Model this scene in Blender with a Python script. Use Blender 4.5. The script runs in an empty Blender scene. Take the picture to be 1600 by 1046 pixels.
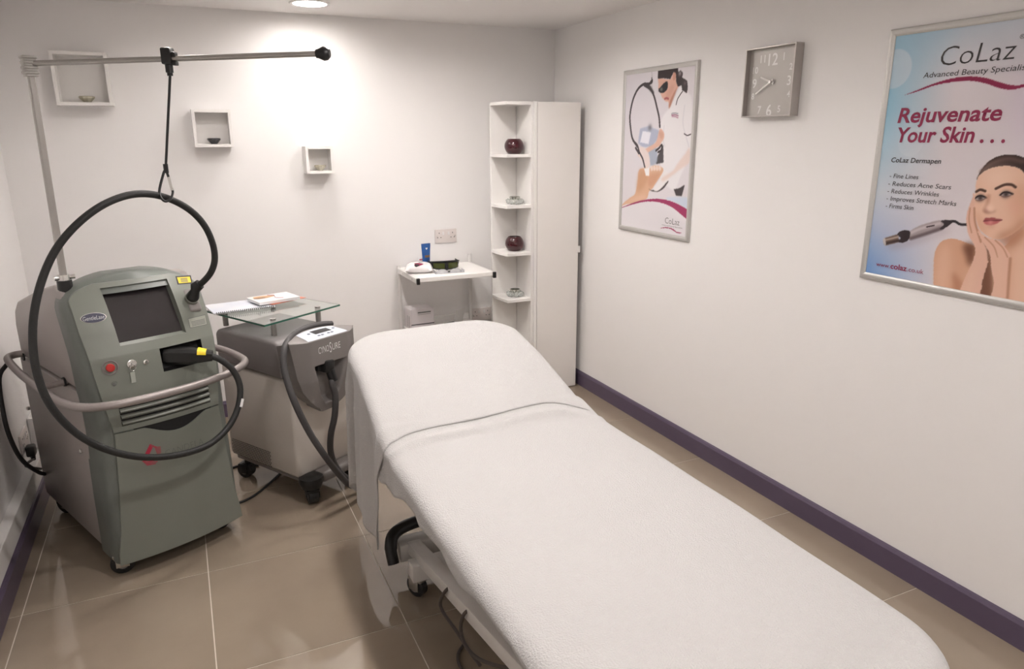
import bpy, bmesh, math, random
import numpy as np
from mathutils import Vector, Matrix
random.seed(7)
D = bpy.data
SC = bpy.context.scene
COL = SC.collection

# ------------------------------------------------------------------ camera
FPX = 1109.9
CAM = np.array([-2.2986, -4.3054, 1.5928])
YAW, PITCH, ROLL = 0.43268, -0.27016, -0.00465
_f = np.array([math.sin(YAW)*math.cos(PITCH), math.cos(YAW)*math.cos(PITCH), math.sin(PITCH)])
_r = np.array([math.cos(YAW), -math.sin(YAW), 0.0])
_u = np.cross(_r, _f)
_r, _u = _r*math.cos(ROLL)+_u*math.sin(ROLL), -_r*math.sin(ROLL)+_u*math.cos(ROLL)
cd = D.cameras.new('camera'); cam = D.objects.new('camera', cd); COL.objects.link(cam)
cd.sensor_width = 36.0; cd.lens = FPX/1600*36; cd.clip_start = 0.05
m = Matrix.Identity(4)
for i in range(3):
    m[i][0] = _r[i]; m[i][1] = _u[i]; m[i][2] = -_f[i]; m[i][3] = CAM[i]
cam.matrix_world = m
SC.camera = cam

# ------------------------------------------------------------------ world, exposure
SC.view_settings.view_transform = 'Standard'
SC.view_settings.look = 'None'
SC.view_settings.gamma = 1.0
SC.view_settings.use_curve_mapping = False
SC.view_settings.exposure = 0.60
wd = D.worlds.new('world'); SC.world = wd; wd.use_nodes = True
wd.node_tree.nodes['Background'].inputs[0].default_value = (0.9, 0.85, 0.8, 1)
wd.node_tree.nodes['Background'].inputs[1].default_value = 0.05
LAMP_COLOR = (1.0, 0.94, 0.90)
LAMP_POWER = 10.0
CAN_H = .020
ROOM_H = 2.253
DOWNLIGHTS = [(-1.582, -0.338), (-0.95, -1.0), (-1.582, -1.5), (-2.25, -1.0), (-1.582, -2.8), (-1.582, -4.3)]  # only the first is in view; the others are added to light the room

# ------------------------------------------------------------------ pixel -> place helpers
def ray(px, py):
    return _f + _r*(px-800)/FPX - _u*(py-523)/FPX
def pixw(px, py, ax, val):
    d = ray(px, py); t = (val-CAM[ax])/d[ax]; return CAM+t*d
class Frame:
    """local frame of a thing standing at (ox, oy) turned by th degrees"""
    def __init__(s, ox, oy, th, oz=0.0):
        s.o = np.array([ox, oy, oz]); t = math.radians(th); s.th = t
        s.ax = [np.array([math.cos(t), math.sin(t), 0]), np.array([-math.sin(t), math.cos(t), 0]), np.array([0, 0, 1.0])]
    def loc(s, p):
        d = np.array(p)-s.o; return np.array([d@s.ax[0], d@s.ax[1], d@s.ax[2]])
    def pix(s, px, py, ax, val):
        n = s.ax[ax]; d = ray(px, py); t = (val-(CAM-s.o)@n)/(d@n); return s.loc(CAM+t*d)

# ------------------------------------------------------------------ materials
def S(r, g, b):
    f = lambda c: ((c/255.0)/12.92 if c/255.0 <= 0.04045 else ((c/255.0+0.055)/1.055)**2.4)
    return (f(r), f(g), f(b))
MATS = {}
def M(name, rgb, rough=0.5, metal=0.0, var=0.04, scale=12.0, bump=0.0, bscale=300.0, bdist=0.002, trans=0.0, ior=1.45,
      coat=0.0, sheen=0.0, emis=None, estr=0.0, rvar=0.0, spec=0.5):
    if name in MATS: return MATS[name]
    mt = D.materials.new(name); mt.use_nodes = True
    nt = mt.node_tree; N = nt.nodes; L = nt.links
    b = N['Principled BSDF']
    tc = N.new('ShaderNodeTexCoord')
    nz = N.new('ShaderNodeTexNoise'); nz.inputs['Scale'].default_value = scale; nz.inputs['Detail'].default_value = 4
    L.new(tc.outputs['Object'], nz.inputs['Vector'])
    mx = N.new('ShaderNodeMix'); mx.data_type = 'RGBA'
    mx.inputs[6].default_value = (*[max(0, c*(1-var)) for c in rgb], 1)
    mx.inputs[7].default_value = (*[min(1, c*(1+var)) for c in rgb], 1)
    L.new(nz.outputs['Fac'], mx.inputs[0]); L.new(mx.outputs[2], b.inputs['Base Color'])
    b.inputs['Roughness'].default_value = rough
    b.inputs['Metallic'].default_value = metal
    b.inputs['Transmission Weight'].default_value = trans
    b.inputs['IOR'].default_value = ior
    b.inputs['Coat Weight'].default_value = coat
    b.inputs['Coat Roughness'].default_value = 0.08
    b.inputs['Sheen Weight'].default_value = sheen
    b.inputs['Specular IOR Level'].default_value = spec
    if rvar:
        mr = N.new('ShaderNodeMapRange'); mr.inputs[3].default_value = max(0.02, rough-rvar); mr.inputs[4].default_value = rough+rvar
        L.new(nz.outputs['Fac'], mr.inputs[0]); L.new(mr.outputs[0], b.inputs['Roughness'])
    if emis:
        b.inputs['Emission Color'].default_value = (*emis, 1); b.inputs['Emission Strength'].default_value = estr
    if bump:
        n2 = N.new('ShaderNodeTexNoise'); n2.inputs['Scale'].default_value = bscale; n2.inputs['Detail'].default_value = 3
        L.new(tc.outputs['Object'], n2.inputs['Vector'])
        bp = N.new('ShaderNodeBump'); bp.inputs['Strength'].default_value = bump; bp.inputs['Distance'].default_value = bdist
        L.new(n2.outputs['Fac'], bp.inputs['Height']); L.new(bp.outputs[0], b.inputs['Normal'])
    MATS[name] = mt
    return mt

WALL = M('wall_paint', (0.895, 0.88, 0.868), 0.55, var=0.012, scale=1.5, bump=0.12, bscale=160, bdist=0.0015)
CEIL = M('ceiling_paint', (0.92, 0.90, 0.885), 0.7, var=0.01, scale=2)
SKIRT = M('skirting_paint', S(92, 80, 100), 0.32, var=0.06, scale=9)
GROUT = M('grout', S(214, 204, 190), 0.8, var=0.1, scale=60)
WHITE = M('white_laminate', (0.87, 0.85, 0.825), 0.38, var=0.01)
WHITEP = M('white_plastic', (0.80, 0.78, 0.77), 0.3, var=0.01)
WMETAL = M('white_enamel', (0.74, 0.72, 0.70), 0.35, var=0.02)
BLACKR = M('black_rubber', (0.018, 0.018, 0.019), 0.5, var=0.2, scale=30)
BLACKP = M('black_plastic', (0.014, 0.014, 0.015), 0.35, var=0.15)
CHROME = M('chrome', (0.72, 0.71, 0.69), 0.18, 1.0, var=0.03)
ALU = M('brushed_aluminium', (0.40, 0.385, 0.365), 0.42, 0.85, var=0.05, scale=40)
TOWEL = M('terry_towel', (0.56, 0.548, 0.541), 0.95, var=0.02, scale=60, bump=0.8, bscale=260, bdist=0.005, sheen=0.25, spec=0.1)
GREEN = M('green_grey_plastic', S(126, 130, 122), 0.36, var=0.02, scale=5, bump=0.04, bscale=900)
GREEND = M('dark_green_grey_plastic', S(108, 113, 108), 0.36, var=0.02, scale=5, bump=0.04, bscale=900)
SIDEG = M('warm_grey_panel', S(164, 157, 154), 0.42, var=0.02, scale=4)
DARK = M('recess_shade_black', (0.01, 0.01, 0.011), 0.7)  # near-black colour stands for the shade inside openings
HANDLEM = M('grey_powder_coat', S(158, 150, 148), 0.38, metal=0.3, var=0.04, scale=30)
GREYH = M('mid_grey_plastic', S(130, 125, 125), 0.4, var=0.02)
GREYC = M('grey_console_plastic', S(132, 127, 125), 0.38, var=0.02)
CREAM = M('cream_panel', S(208, 202, 194), 0.42, var=0.015)
REDP = M('red_print', S(176, 40, 66), 0.4)
BLACKPR = M('black_print', (0.02, 0.02, 0.022), 0.5)
GREYPR = M('grey_print', S(104, 106, 104), 0.5)
PLUM = M('plum_print', S(146, 40, 78), 0.35)
WHITEPR = M('white_print', (0.85, 0.85, 0.85), 0.4)

# ------------------------------------------------------------------ mesh helpers
def bm_new(): return bmesh.new()
def bm_box(c, s, bevel=0.0, seg=2, rot=None):
    bm = bmesh.new(); bmesh.ops.create_cube(bm, size=1.0)
    bmesh.ops.scale(bm, vec=Vector(s), verts=bm.verts)
    if bevel: bmesh.ops.bevel(bm, geom=bm.edges[:], offset=bevel, segments=seg, affect='EDGES', profile=0.5)
    if rot is not None: bmesh.ops.transform(bm, matrix=rot.to_4x4(), verts=bm.verts)
    bmesh.ops.translate(bm, vec=Vector(c), verts=bm.verts)
    return bm
def bm_b2(p0, p1, bevel=0.0, seg=2):
    return bm_box([(a+b)/2 for a, b in zip(p0, p1)], [abs(b-a) for a, b in zip(p0, p1)], bevel, seg)
def join(*bms):
    out = bmesh.new()
    for b in bms:
        me = D.meshes.new('tmp'); b.to_mesh(me); b.free(); out.from_mesh(me); D.meshes.remove(me)
    return out
def bm_prism(pts, fn, a, b, bevel=0.0, seg=2):
    """pts 2-D outline; fn(p, q, t) -> xyz; extruded from t=a to t=b"""
    bm = bmesh.new()
    v0 = [bm.verts.new(fn(p[0], p[1], a)) for p in pts]; v1 = [bm.verts.new(fn(p[0], p[1], b)) for p in pts]
    n = len(pts)
    bm.faces.new(v0); bm.faces.new(v1[::-1])
    for i in range(n): bm.faces.new((v0[(i+1) % n], v0[i], v1[i], v1[(i+1) % n]))
    bmesh.ops.recalc_face_normals(bm, faces=bm.faces)
    if bevel: bmesh.ops.bevel(bm, geom=bm.edges[:], offset=bevel, segments=seg, affect='EDGES', profile=0.5, clamp_overlap=True)
    return bm
def catmull(pts, n=6, closed=False):
    P = [np.array(p, float) for p in pts]; out = []
    k = len(P)
    rng = range(k) if closed else range(k-1)
    for i in rng:
        p0 = P[(i-1) % k] if (closed or i > 0) else 2*P[0]-P[1]
        p1 = P[i]; p2 = P[(i+1) % k]
        p3 = P[(i+2) % k] if (closed or i+2 < k) else 2*P[k-1]-P[k-2]
        for j in range(n):
            t = j/n
            out.append(0.5*((2*p1)+(-p0+p2)*t+(2*p0-5*p1+4*p2-p3)*t*t+(-p0+3*p1-3*p2+p3)*t**3))
    if not closed: out.append(P[-1])
    return out
def bm_tube(pts, r, n=10, closed=False, cap=True, prof=None):
    bm = bmesh.new(); P = [Vector([float(c) for c in p]) for p in pts]; k = len(P)
    R = r if hasattr(r, '__len__') else [r]*k
    T = []
    for i in range(k):
        a = P[(i-1) % k] if (closed or i > 0) else P[i]; b = P[(i+1) % k] if (closed or i < k-1) else P[i]
        d = b-a; T.append(d.normalized() if d.length > 1e-9 else Vector((0, 0, 1)))
    up = Vector((0, 0, 1)) if abs(T[0].z) < 0.9 else Vector((1, 0, 0))
    x = T[0].cross(up).normalized(); rings = []
    for i in range(k):
        x = (x-T[i]*x.dot(T[i])).normalized(); y = T[i].cross(x)
        ring = []
        for j in range(n):
            a = 2*math.pi*j/n+(math.pi/n)
            ca, sa = (math.cos(a), math.sin(a)) if prof is None else prof(a)
            ring.append(bm.verts.new(P[i]+(x*ca+y*sa)*R[i]))
        rings.append(ring)
    for i in range(k if closed else k-1):
        A, B = rings[i], rings[(i+1) % k]
        for j in range(n): bm.faces.new((A[j], A[(j+1) % n], B[(j+1) % n], B[j]))
    if cap and not closed:
        bm.faces.new(rings[0][::-1]); bm.faces.new(rings[-1])
    bmesh.ops.recalc_face_normals(bm, faces=bm.faces)
    return bm
def bm_cyl(p0, p1, r, n=16): return bm_tube([p0, p1], r, n)
def bm_lathe(prof, n=24, c=(0, 0, 0), cap=True):
    bm = bmesh.new(); rings = []
    for (r, z) in prof:
        ring = []
        for j in range(n):
            a = 2*math.pi*j/n
            ring.append(bm.verts.new((c[0]+r*math.cos(a), c[1]+r*math.sin(a), c[2]+z)))
        rings.append(ring)
    for i in range(len(rings)-1):
        for j in range(n): bm.faces.new((rings[i][j], rings[i][(j+1) % n], rings[i+1][(j+1) % n], rings[i+1][j]))
    if cap and prof[0][0] > 1e-6: bm.faces.new(rings[0][::-1])
    if cap and prof[-1][0] > 1e-6: bm.faces.new(rings[-1])
    bmesh.ops.remove_doubles(bm, verts=bm.verts, dist=1e-6)
    bmesh.ops.recalc_face_normals(bm, faces=bm.faces)
    return bm
def bm_grid(fn, us, vs):
    bm = bmesh.new(); g = [[bm.verts.new(fn(u, v)) for v in vs] for u in us]
    for i in range(len(us)-1):
        for j in range(len(vs)-1): bm.faces.new((g[i][j], g[i+1][j], g[i+1][j+1], g[i][j+1]))
    return bm
def xf(bm, mat): bmesh.ops.transform(bm, matrix=mat, verts=bm.verts); return bm
def tr(bm, v): bmesh.ops.translate(bm, vec=Vector(v), verts=bm.verts); return bm
def obj(name, bm, mat, parent=None, smooth=38, free=True):
    me = D.meshes.new(name)
    if isinstance(bm, bmesh.types.BMesh):
        bm.to_mesh(me)
        if free: bm.free()
    else: me = bm
    me.materials.clear(); me.materials.append(mat)
    if smooth:
        for p in me.polygons: p.use_smooth = True
        me.set_sharp_from_angle(angle=math.radians(smooth))
    o = D.objects.new(name, me); COL.objects.link(o)
    if parent is not None: o.parent = parent
    return o
def clone(src, parent, loc=(0, 0, 0), rotz=0.0, name=None):
    o = src.copy(); COL.objects.link(o); o.parent = parent; o.location = loc; o.rotation_euler = (0, 0, rotz)
    return o
def tag(o, label, cat, group=None):
    o['label'] = label; o['category'] = cat
    if group: o['group'] = group
    return o
def thing(name, label, cat, loc=(0, 0, 0), rotz=0.0, group=None):
    o = D.objects.new(name, None); COL.objects.link(o); o.empty_display_size = 0.05
    o.location = loc; o.rotation_euler = (0, 0, rotz)
    return tag(o, label, cat, group)
def struct(name, bm, mat, smooth=0):
    o = obj(name, bm, mat, None, smooth); o['kind'] = 'structure'; return o
def text(name, s, mat, parent, o, x, y, width=None, height=None, bold=0.0, shear=0.0, depth=0.0006, center=False, space=1.0, wrap=None):
    """lettering as real geometry: o origin (left baseline), x / y unit directions; fitted to width / cap height"""
    cu = D.curves.new(name, 'FONT'); cu.body = s; cu.size = 1.0; cu.shear = shear; cu.offset = bold; cu.resolution_u = 3; cu.space_character = space
    t = D.objects.new(name, cu); COL.objects.link(t)
    dg = bpy.context.evaluated_depsgraph_get(); dg.update()
    me = D.meshes.new_from_object(t.evaluated_get(dg)); D.objects.remove(t); D.curves.remove(cu)
    co = np.array([v.co[:] for v in me.vertices]); mn, mxv = co.min(0), co.max(0)
    kx = width/(mxv[0]-mn[0]) if width else None
    ky = height/0.70 if height else None
    if kx is None: kx = ky
    if ky is None: ky = kx
    x = Vector(x).normalized(); y = Vector(y).normalized(); n = x.cross(y); oo = Vector([float(c) for c in o])
    sh = -mn[0]*kx - ((mxv[0]-mn[0])*kx/2 if center else 0)
    for v in me.vertices: v.co = oo+x*(v.co.x*kx+sh)+y*(v.co.y*ky)+n*depth
    if wrap:
        for v in me.vertices: v.co.y = wrap(v.co.x, v.co.z)
    return obj(name, me, mat, parent, 0)

# ------------------------------------------------------------------ the room
RX0, RY0 = -3.055, -5.0
CAN_R = .084
bm = bmesh.new(); HS = .13
gx = sorted({RX0-.1, .1} | {round(x+s_*HS, 5) for x, y in DOWNLIGHTS for s_ in (-1, 1)}); gy = sorted({RY0-.1, .1} | {round(y+s_*HS, 5) for x, y in DOWNLIGHTS for s_ in (-1, 1)})
for i in range(len(gx)-1):
    for j in range(len(gy)-1):
        cx_, cy_ = (gx[i]+gx[i+1])/2, (gy[j]+gy[j+1])/2
        hit_ = [d for d in DOWNLIGHTS if abs(d[0]-cx_) < .05 and abs(d[1]-cy_) < .05]
        if not hit_:
            bm.faces.new([bm.verts.new((x, y, ROOM_H)) for x, y in ((gx[i], gy[j]), (gx[i], gy[j+1]), (gx[i+1], gy[j+1]), (gx[i+1], gy[j]))])
            continue
        x, y = hit_[0]; A_ = np.linspace(0, 2*math.pi, 41)
        for a0, a1 in zip(A_[:-1], A_[1:]):
            q = []
            for a_, k in ((a0, 0), (a1, 0), (a1, 1), (a0, 1)):
                c, sn = math.cos(a_), math.sin(a_); r = CAN_R if k == 0 else HS/max(abs(c), abs(sn))
                q.append(bm.verts.new((x+r*c, y+r*sn, ROOM_H)))
            bm.faces.new(q)
bmesh.ops.remove_doubles(bm, verts=bm.verts, dist=1e-5)
struct('ceiling', bm, CEIL)                      # slab with round openings for the downlights
struct('trim_2', bm_b2((RX0-.1, RY0-.1, ROOM_H+.12), (.1, .1, ROOM_H+.16)), CEIL)   # soffit above the ceiling void
struct('wall_back', bm_b2((RX0-.1, 0, -.05), (.1, .1, ROOM_H)), WALL)
struct('wall_right', bm_b2((0, RY0, -.05), (.1, 0, ROOM_H)), WALL)
struct('wall_left', bm_b2((RX0-.1, RY0, -.05), (RX0, 0, ROOM_H)), WALL)
struct('wall_front', bm_b2((RX0-.1, RY0-.1, -.05), (.1, RY0, ROOM_H)), WALL)
struct('trim_1', bm_b2((RX0, RY0, 0.0), (-3.014, -0.0, .19), .003), WALL)          # boxed-in pipe ledge
def skirt_prof(h, t): return [(0, 0), (t, 0), (t, h-.014), (t*.55, h-.003), (0, h)]
struct('baseboard_right', bm_prism(skirt_prof(.096, .016), lambda p, q, t: (-p, t, q), RY0, -0.0), SKIRT)
struct('baseboard_left', bm_prism(skirt_prof(.10, .014), lambda p, q, t: (-3.014+p, t, q), RY0, -0.0), SKIRT)
struct('baseboard_back', bm_prism(skirt_prof(.096, .016), lambda p, q, t: (t, -p, q), -3.0, -.016), SKIRT)
floor = struct('floor', bm_b2((RX0-.1, RY0-.1, -.06), (.1, .1, -.0015)), GROUT)
def tile_material():
    mt = D.materials.new('porcelain_tile'); mt.use_nodes = True; nt = mt.node_tree; N = nt.nodes; L = nt.links; b = N['Principled BSDF']
    tc = N.new('ShaderNodeTexCoord'); oi = N.new('ShaderNodeObjectInfo')
    add = N.new('ShaderNodeVectorMath'); add.operation = 'ADD'
    mul = N.new('ShaderNodeMath'); mul.operation = 'MULTIPLY'; mul.inputs[1].default_value = 37.0
    L.new(oi.outputs['Random'], mul.inputs[0]); L.new(tc.outputs['Object'], add.inputs[0]); L.new(mul.outputs[0], add.inputs[1])
    nz = N.new('ShaderNodeTexNoise'); nz.inputs['Scale'].default_value = 2.2; nz.inputs['Detail'].default_value = 6; nz.inputs['Roughness'].default_value = .6
    L.new(add.outputs[0], nz.inputs['Vector'])
    rp = N.new('ShaderNodeValToRGB'); rp.color_ramp.elements[0].position = .3; rp.color_ramp.elements[1].position = .7
    rp.color_ramp.elements[0].color = (*S(146, 132, 116), 1); rp.color_ramp.elements[1].color = (*S(158, 144, 127), 1)
    L.new(nz.outputs['Fac'], rp.inputs[0])
    hs = N.new('ShaderNodeHueSaturation'); mr = N.new('ShaderNodeMapRange'); mr.inputs[3].default_value = .95; mr.inputs[4].default_value = 1.05
    L.new(oi.outputs['Random'], mr.inputs[0]); L.new(mr.outputs[0], hs.inputs['Value']); L.new(rp.outputs[0], hs.inputs['Color'])
    L.new(hs.outputs[0], b.inputs['Base Color'])
    b.inputs['Roughness'].default_value = .045; b.inputs['Specular IOR Level'].default_value = .5; b.inputs['IOR'].default_value = 1.62
    return mt
TILE = tile_material()
xs = [RX0]+[-2.96+.6*i for i in range(5)]+[0.0]
ys = [0.0]+[-.448-.6075*j for j in range(8)]
ys = [y for y in ys if y > RY0]+[RY0]
_tm = {}
for i in range(len(xs)-1):
    for j in range(len(ys)-1):
        sx, sy = xs[i+1]-xs[i]-.004, ys[j]-ys[j+1]-.004
        k = (round(sx, 3), round(sy, 3))
        c = ((xs[i]+xs[i+1])/2, (ys[j]+ys[j+1])/2, 0)
        if k not in _tm:
            o = obj('tile', bm_b2((-sx/2, -sy/2, -.008), (sx/2, sy/2, 0)), TILE, floor, 0); _tm[k] = o; o.location = c
        else: clone(_tm[k], floor, c)

# ------------------------------------------------------------------ ceiling downlights
LENS = M('lamp_lens', (1, 1, 1), .4, emis=LAMP_COLOR, estr=9.0)
REFL = M('lamp_reflector', (.85, .84, .82), .45)
PLACES = ['glowing near the back wall', 'added unseen in front of the tall cabinet', 'added unseen over the head of the couch', 'added unseen above the laser machine', 'added unseen over the middle of the couch', 'added unseen over the foot of the couch']
for i, (x, y) in enumerate(DOWNLIGHTS):
    t = thing('ceiling_downlight', 'round recessed ceiling downlight '+PLACES[i], 'light', (x, y, ROOM_H), 0, 'ceiling downlights')
    obj('bezel', bm_lathe([(CAN_R-.001, .0), (CAN_R-.001, -.004), (.098, -.006), (.104, -.0005)], 40, cap=False), WHITEP, t)
    obj('reflector', bm_lathe([(CAN_R-.001, 0), (CAN_R-.006, CAN_H)], 40, cap=False), REFL, t)
    obj('lens', bm_lathe([(0, CAN_H), (CAN_R-.006, CAN_H)], 40), LENS, t, 0)
    ld = D.lights.new('downlight', 'AREA'); ld.shape = 'DISK'; ld.size = .15; ld.energy = LAMP_POWER*(.17, .60, .56, .16, 1.0, .8)[i]; ld.color = LAMP_COLOR
    lo = D.objects.new('bulb', ld); COL.objects.link(lo); lo.parent = t; lo.location = (0, 0, CAN_H-.004)

# ------------------------------------------------------------------ laser machine
FM = Frame(-2.432, -1.496, 23.8)
lm = thing('laser_machine', 'grey-green medical laser machine on castors with touch screen and overhead hose pole', 'laser machine', tuple(FM.o), FM.th)
BZ = [(.0, 0), (.07, 0), (.444, 0), (.6, 0), (.72, .01), (.854, .03), (.95, .07), (1.03, .115), (1.12, .18), (1.2, .25)]
_bzx, _bzy = zip(*BZ)
def front(u, z): return float(np.interp(z, _bzx, _bzy))-.03*(1-min(1, abs(u/.24))**2)
def fm(px, py, off=0.0):
    w = .03
    for i in range(40):
        p = FM.pix(px, py, 1, w); w = .5*w+.5*(front(p[0], p[2])+off)
    return p
# rear housing (warm grey): profile in (w, z)
up_prof = [(.155, .715), (.80, .715), (.825, .74), (.825, .86), (.80, .92), (.74, .965), (.45, 1.05), (.25, 1.095), (.19, 1.09), (.155, 1.05)]
obj('upper_housing', bm_prism(up_prof, lambda p, q, t: (t, p, q), -.232, .232, .022, 3), SIDEG, lm)
lo_prof = [(.10, .075), (.83, .075), (.835, .10), (.83, .711), (.155, .711), (.14, .4)]
obj('lower_housing', bm_prism(lo_prof, lambda p, q, t: (t, p, q), -.236, .236, .006, 2), SIDEG, lm)
for (px, py) in [(45, 638), (128, 705)]:
    p = FM.pix(px, py, 0, -.237)
    obj('side_screw', bm_tube([(-.234, p[1], p[2]), (-.243, p[1], p[2]), (-.246, p[1], p[2])], [.009, .009, .006], 12), CHROME, lm)
# front shell
def shell_hw(z):
    if z < 1.0: return float(np.interp(z, [.06, .3, .6, .85, 1.0], [.243, .240, .232, .240, .245]))
    return .245*max(0.0, 1-((z-1.0)/.128)**2.6)**.5
def shell_ring(z):
    hw = shell_hw(z); wb = .165+max(0, z-.85)*.28; pts = []
    k = min(1, hw/.24)
    r = .03
    for s in np.linspace(-1, 1, 25):
        u = s*(hw-.0001)
        w = front(u/max(hw, .01)*.24, z)
        e = max(0, abs(u)-(hw-r)) / r if hw > r else 0
        w += r*(1-math.sqrt(max(0, 1-e*e)))
        pts.append((u, min(w, wb-.01), z))
    return [(-hw, wb, z)]+[(-hw, (pts[0][1]*.4+wb*.6), z)]+pts+[(hw, (pts[-1][1]*.4+wb*.6), z), (hw, wb, z)]
zs = list(np.linspace(.065, 1.0, 24))+[1.02, 1.04, 1.06, 1.075, 1.09, 1.10, 1.108, 1.115, 1.12, 1.124]
bm = bmesh.new(); rings = [[bm.verts.new(p) for p in shell_ring(z)] for z in zs]
for a, b in zip(rings[:-1], rings[1:]):
    for i in range(len(a)-1): bm.faces.new((a[i], a[i+1], b[i+1], b[i]))
    bm.faces.new((a[-1], a[0], b[0], b[-1]))
bm.faces.new(rings[0][::-1]); bm.faces.new(rings[-1])
bmesh.ops.recalc_face_normals(bm, faces=bm.faces)
bmesh.ops.delete(bm, geom=[f for f in bm.faces if f.normal.y < -.2 and .60 < f.calc_center_median().z < 1.055 and abs(f.calc_center_median().x) < .185], context='FACES')
obj('front_shell', bm, GREEND, lm, 45)
# control panel with openings, front panel below
PR = .007        # how far the panels stand proud of the shell
def patch(zs, uL, uR, nu, holes=(), top=None, depth=PR):
    """proud panel following the bowed front, rectangular openings left free; closed edges"""
    bm = bmesh.new(); cut_u = sorted({h for H in holes for h in (H[0], H[1])})
    zz = sorted(set([round(z, 5) for z in zs]+[round(h, 5) for H in holes for h in (H[2], H[3])]))
    rows = []; nom = [-.2]+cut_u+[.2]; cnt = [max(1, round((q-p)/.4*nu)) for p, q in zip(nom[:-1], nom[1:])]; nu = sum(cnt)
    for z in zz:
        l, r = uL(z), uR(z); br_ = [l]+[min(max(c, l*.99), r*.99) for c in cut_u]+[r]; us = [l]
        for k in range(len(cnt)): us += [br_[k]+(br_[k+1]-br_[k])*(i+1)/cnt[k] for i in range(cnt[k])]
        rows.append([(u, z) for u in us])
    V = [[bm.verts.new((u, front(u, z)-depth, z)) for (u, z) in row] for row in rows]
    for a in range(len(rows)-1):
        for i in range(nu):
            cu = (rows[a][i][0]+rows[a][i+1][0]+rows[a+1][i][0]+rows[a+1][i+1][0])/4; cz = (rows[a][i][1]+rows[a+1][i][1])/2
            if any(H[0] < cu < H[1] and H[2] < cz < H[3] for H in holes): continue
            bm.faces.new((V[a][i], V[a][i+1], V[a+1][i+1], V[a+1][i]))
    bmesh.ops.recalc_face_normals(bm, faces=bm.faces)
    edges = [e for e in bm.edges if e.is_boundary]
    ret = bmesh.ops.extrude_edge_only(bm, edges=edges)
    nv = [v for v in ret['geom'] if isinstance(v, bmesh.types.BMVert)]
    for v in nv: v.co.y += depth+.002
    bmesh.ops.recalc_face_normals(bm, faces=bm.faces)
    # normals must face the front
    f = max(bm.faces, key=lambda q: q.calc_area())
    if f.normal.y > 0: bmesh.ops.reverse_faces(bm, faces=bm.faces)
    return bm
SCR = (-.118, .118, .888, 1.082); DOCK = (.004, .166, .768, .855); LOUV = (-.165, .16, .606, .694)
def cp_half(z):
    b = float(np.interp(z, [.58, .7, .8, .95, 1.04], [.192, .208, .218, .226, .224]))
    return b if z < 1.04 else .224*max(0.05, 1-((z-1.04)/.07)**2.4)**.5
holes = [SCR, DOCK, LOUV]
zs = list(np.linspace(.588, 1.04, 26))+[1.05, 1.06, 1.07, 1.078, 1.086, 1.093, 1.098]
obj('control_panel', patch(zs, lambda z: -cp_half(z), cp_half, 40, holes), GREEN, lm, 50)
def lp_half(z): return float(np.interp(z, [.07, .12, .2, .35, .5, .582], [.2405, .236, .222, .207, .197, .192]))
smile = lambda u: .582-.042*max(0, 1-((u-.02)/.125)**2)**1.5
bm = bmesh.new(); nu = 36; vs = np.linspace(0, 1, 24); V = []
for t in vs:
    row = []
    for i in range(nu+1):
        s = -1+2*i/nu; z0 = .07
        u0 = s*.2; zt = smile(u0); z = z0+(zt-z0)*t
        u = s*lp_half(z)
        row.append(bm.verts.new((u, front(u, z)-PR, z)))
    V.append(row)
for a in range(len(V)-1):
    for i in range(nu): bm.faces.new((V[a][i], V[a][i+1], V[a+1][i+1], V[a+1][i]))
edges = [e for e in bm.edges if e.is_boundary]
ret = bmesh.ops.extrude_edge_only(bm, edges=edges)
for v in [v for v in ret['geom'] if isinstance(v, bmesh.types.BMVert)]: v.co.y += PR+.002
bmesh.ops.recalc_face_normals(bm, faces=bm.faces)
f = max(bm.faces, key=lambda q: q.calc_area())
if f.normal.y > 0: bmesh.ops.reverse_faces(bm, faces=bm.faces)
obj('front_panel', bm, GREEN, lm, 50)
obj('grip_shade_sheet', bm_grid(lambda u, t: (u, front(u, .56)-.0015, .534+(.586-.534)*t), np.linspace(-.13, .16, 16), [0, .5, 1]), DARK, lm)  # flat black sheet, colour standing for shade in the grip hollow
# louvres
obj('louvre_shade_back', bm_grid(lambda u, z: (u, front(u, z)-.0012, z), np.linspace(LOUV[0], LOUV[1], 16), np.linspace(LOUV[2], LOUV[3], 4)), DARK, lm)  # near-black backing paints the shade behind the slats
slat0 = None
for k in range(4):
    zc = .616+.0225*k
    bm = bm_grid(lambda u, a: (u, front(u, zc)-.003-.011*math.cos(a)**2 * (1 if a < .3 else 1), zc+.0085*math.sin(a)), np.linspace(LOUV[0]+.001, LOUV[1]-.001, 18), np.linspace(-1.5, 1.5, 7))
    o = obj('louvre_slat', bm, GREEN, lm, 60)
# touch screen in its recess
def recess(H, d, name, mat, n=8, dk=.35):
    u0, u1, z0, z1 = H
    F = lambda u, z: (u, front(u, z)-PR, z)
    bm = bmesh.new()
    us = np.linspace(u0, u1, n)
    wb0 = front(0, z0)-PR+d*dk; wb1 = front(0, z1)-PR+d
    back = lambda u, z: (u*.97, wb0+(wb1-wb0)*(z-z0)/(z1-z0), z)
    g = .006
    for z, zb in ((z0, z0+g), (z1, z1-g*2.0)):
        a = [bm.verts.new(F(u, z)) for u in us]; b = [bm.verts.new(back(u, zb)) for u in us]
        for i in range(n-1): bm.faces.new((a[i], a[i+1], b[i+1], b[i]))
    zz = np.linspace(z0, z1, n)
    for u in (u0, u1):
        a = [bm.verts.new(F(u, z)) for z in zz]; b = [bm.verts.new(back(u, z0+g+(z-z0)/(z1-z0)*(z1-z0-3*g))) for z in zz]
        for i in range(n-1): bm.faces.new((a[i], a[i+1], b[i+1], b[i]))
    obj(name, bm, mat, lm, 30)
    return back
SCREEN = M('touch_screen_glass', S(52, 48, 50), .14, var=.12, scale=7, coat=.6)
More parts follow.
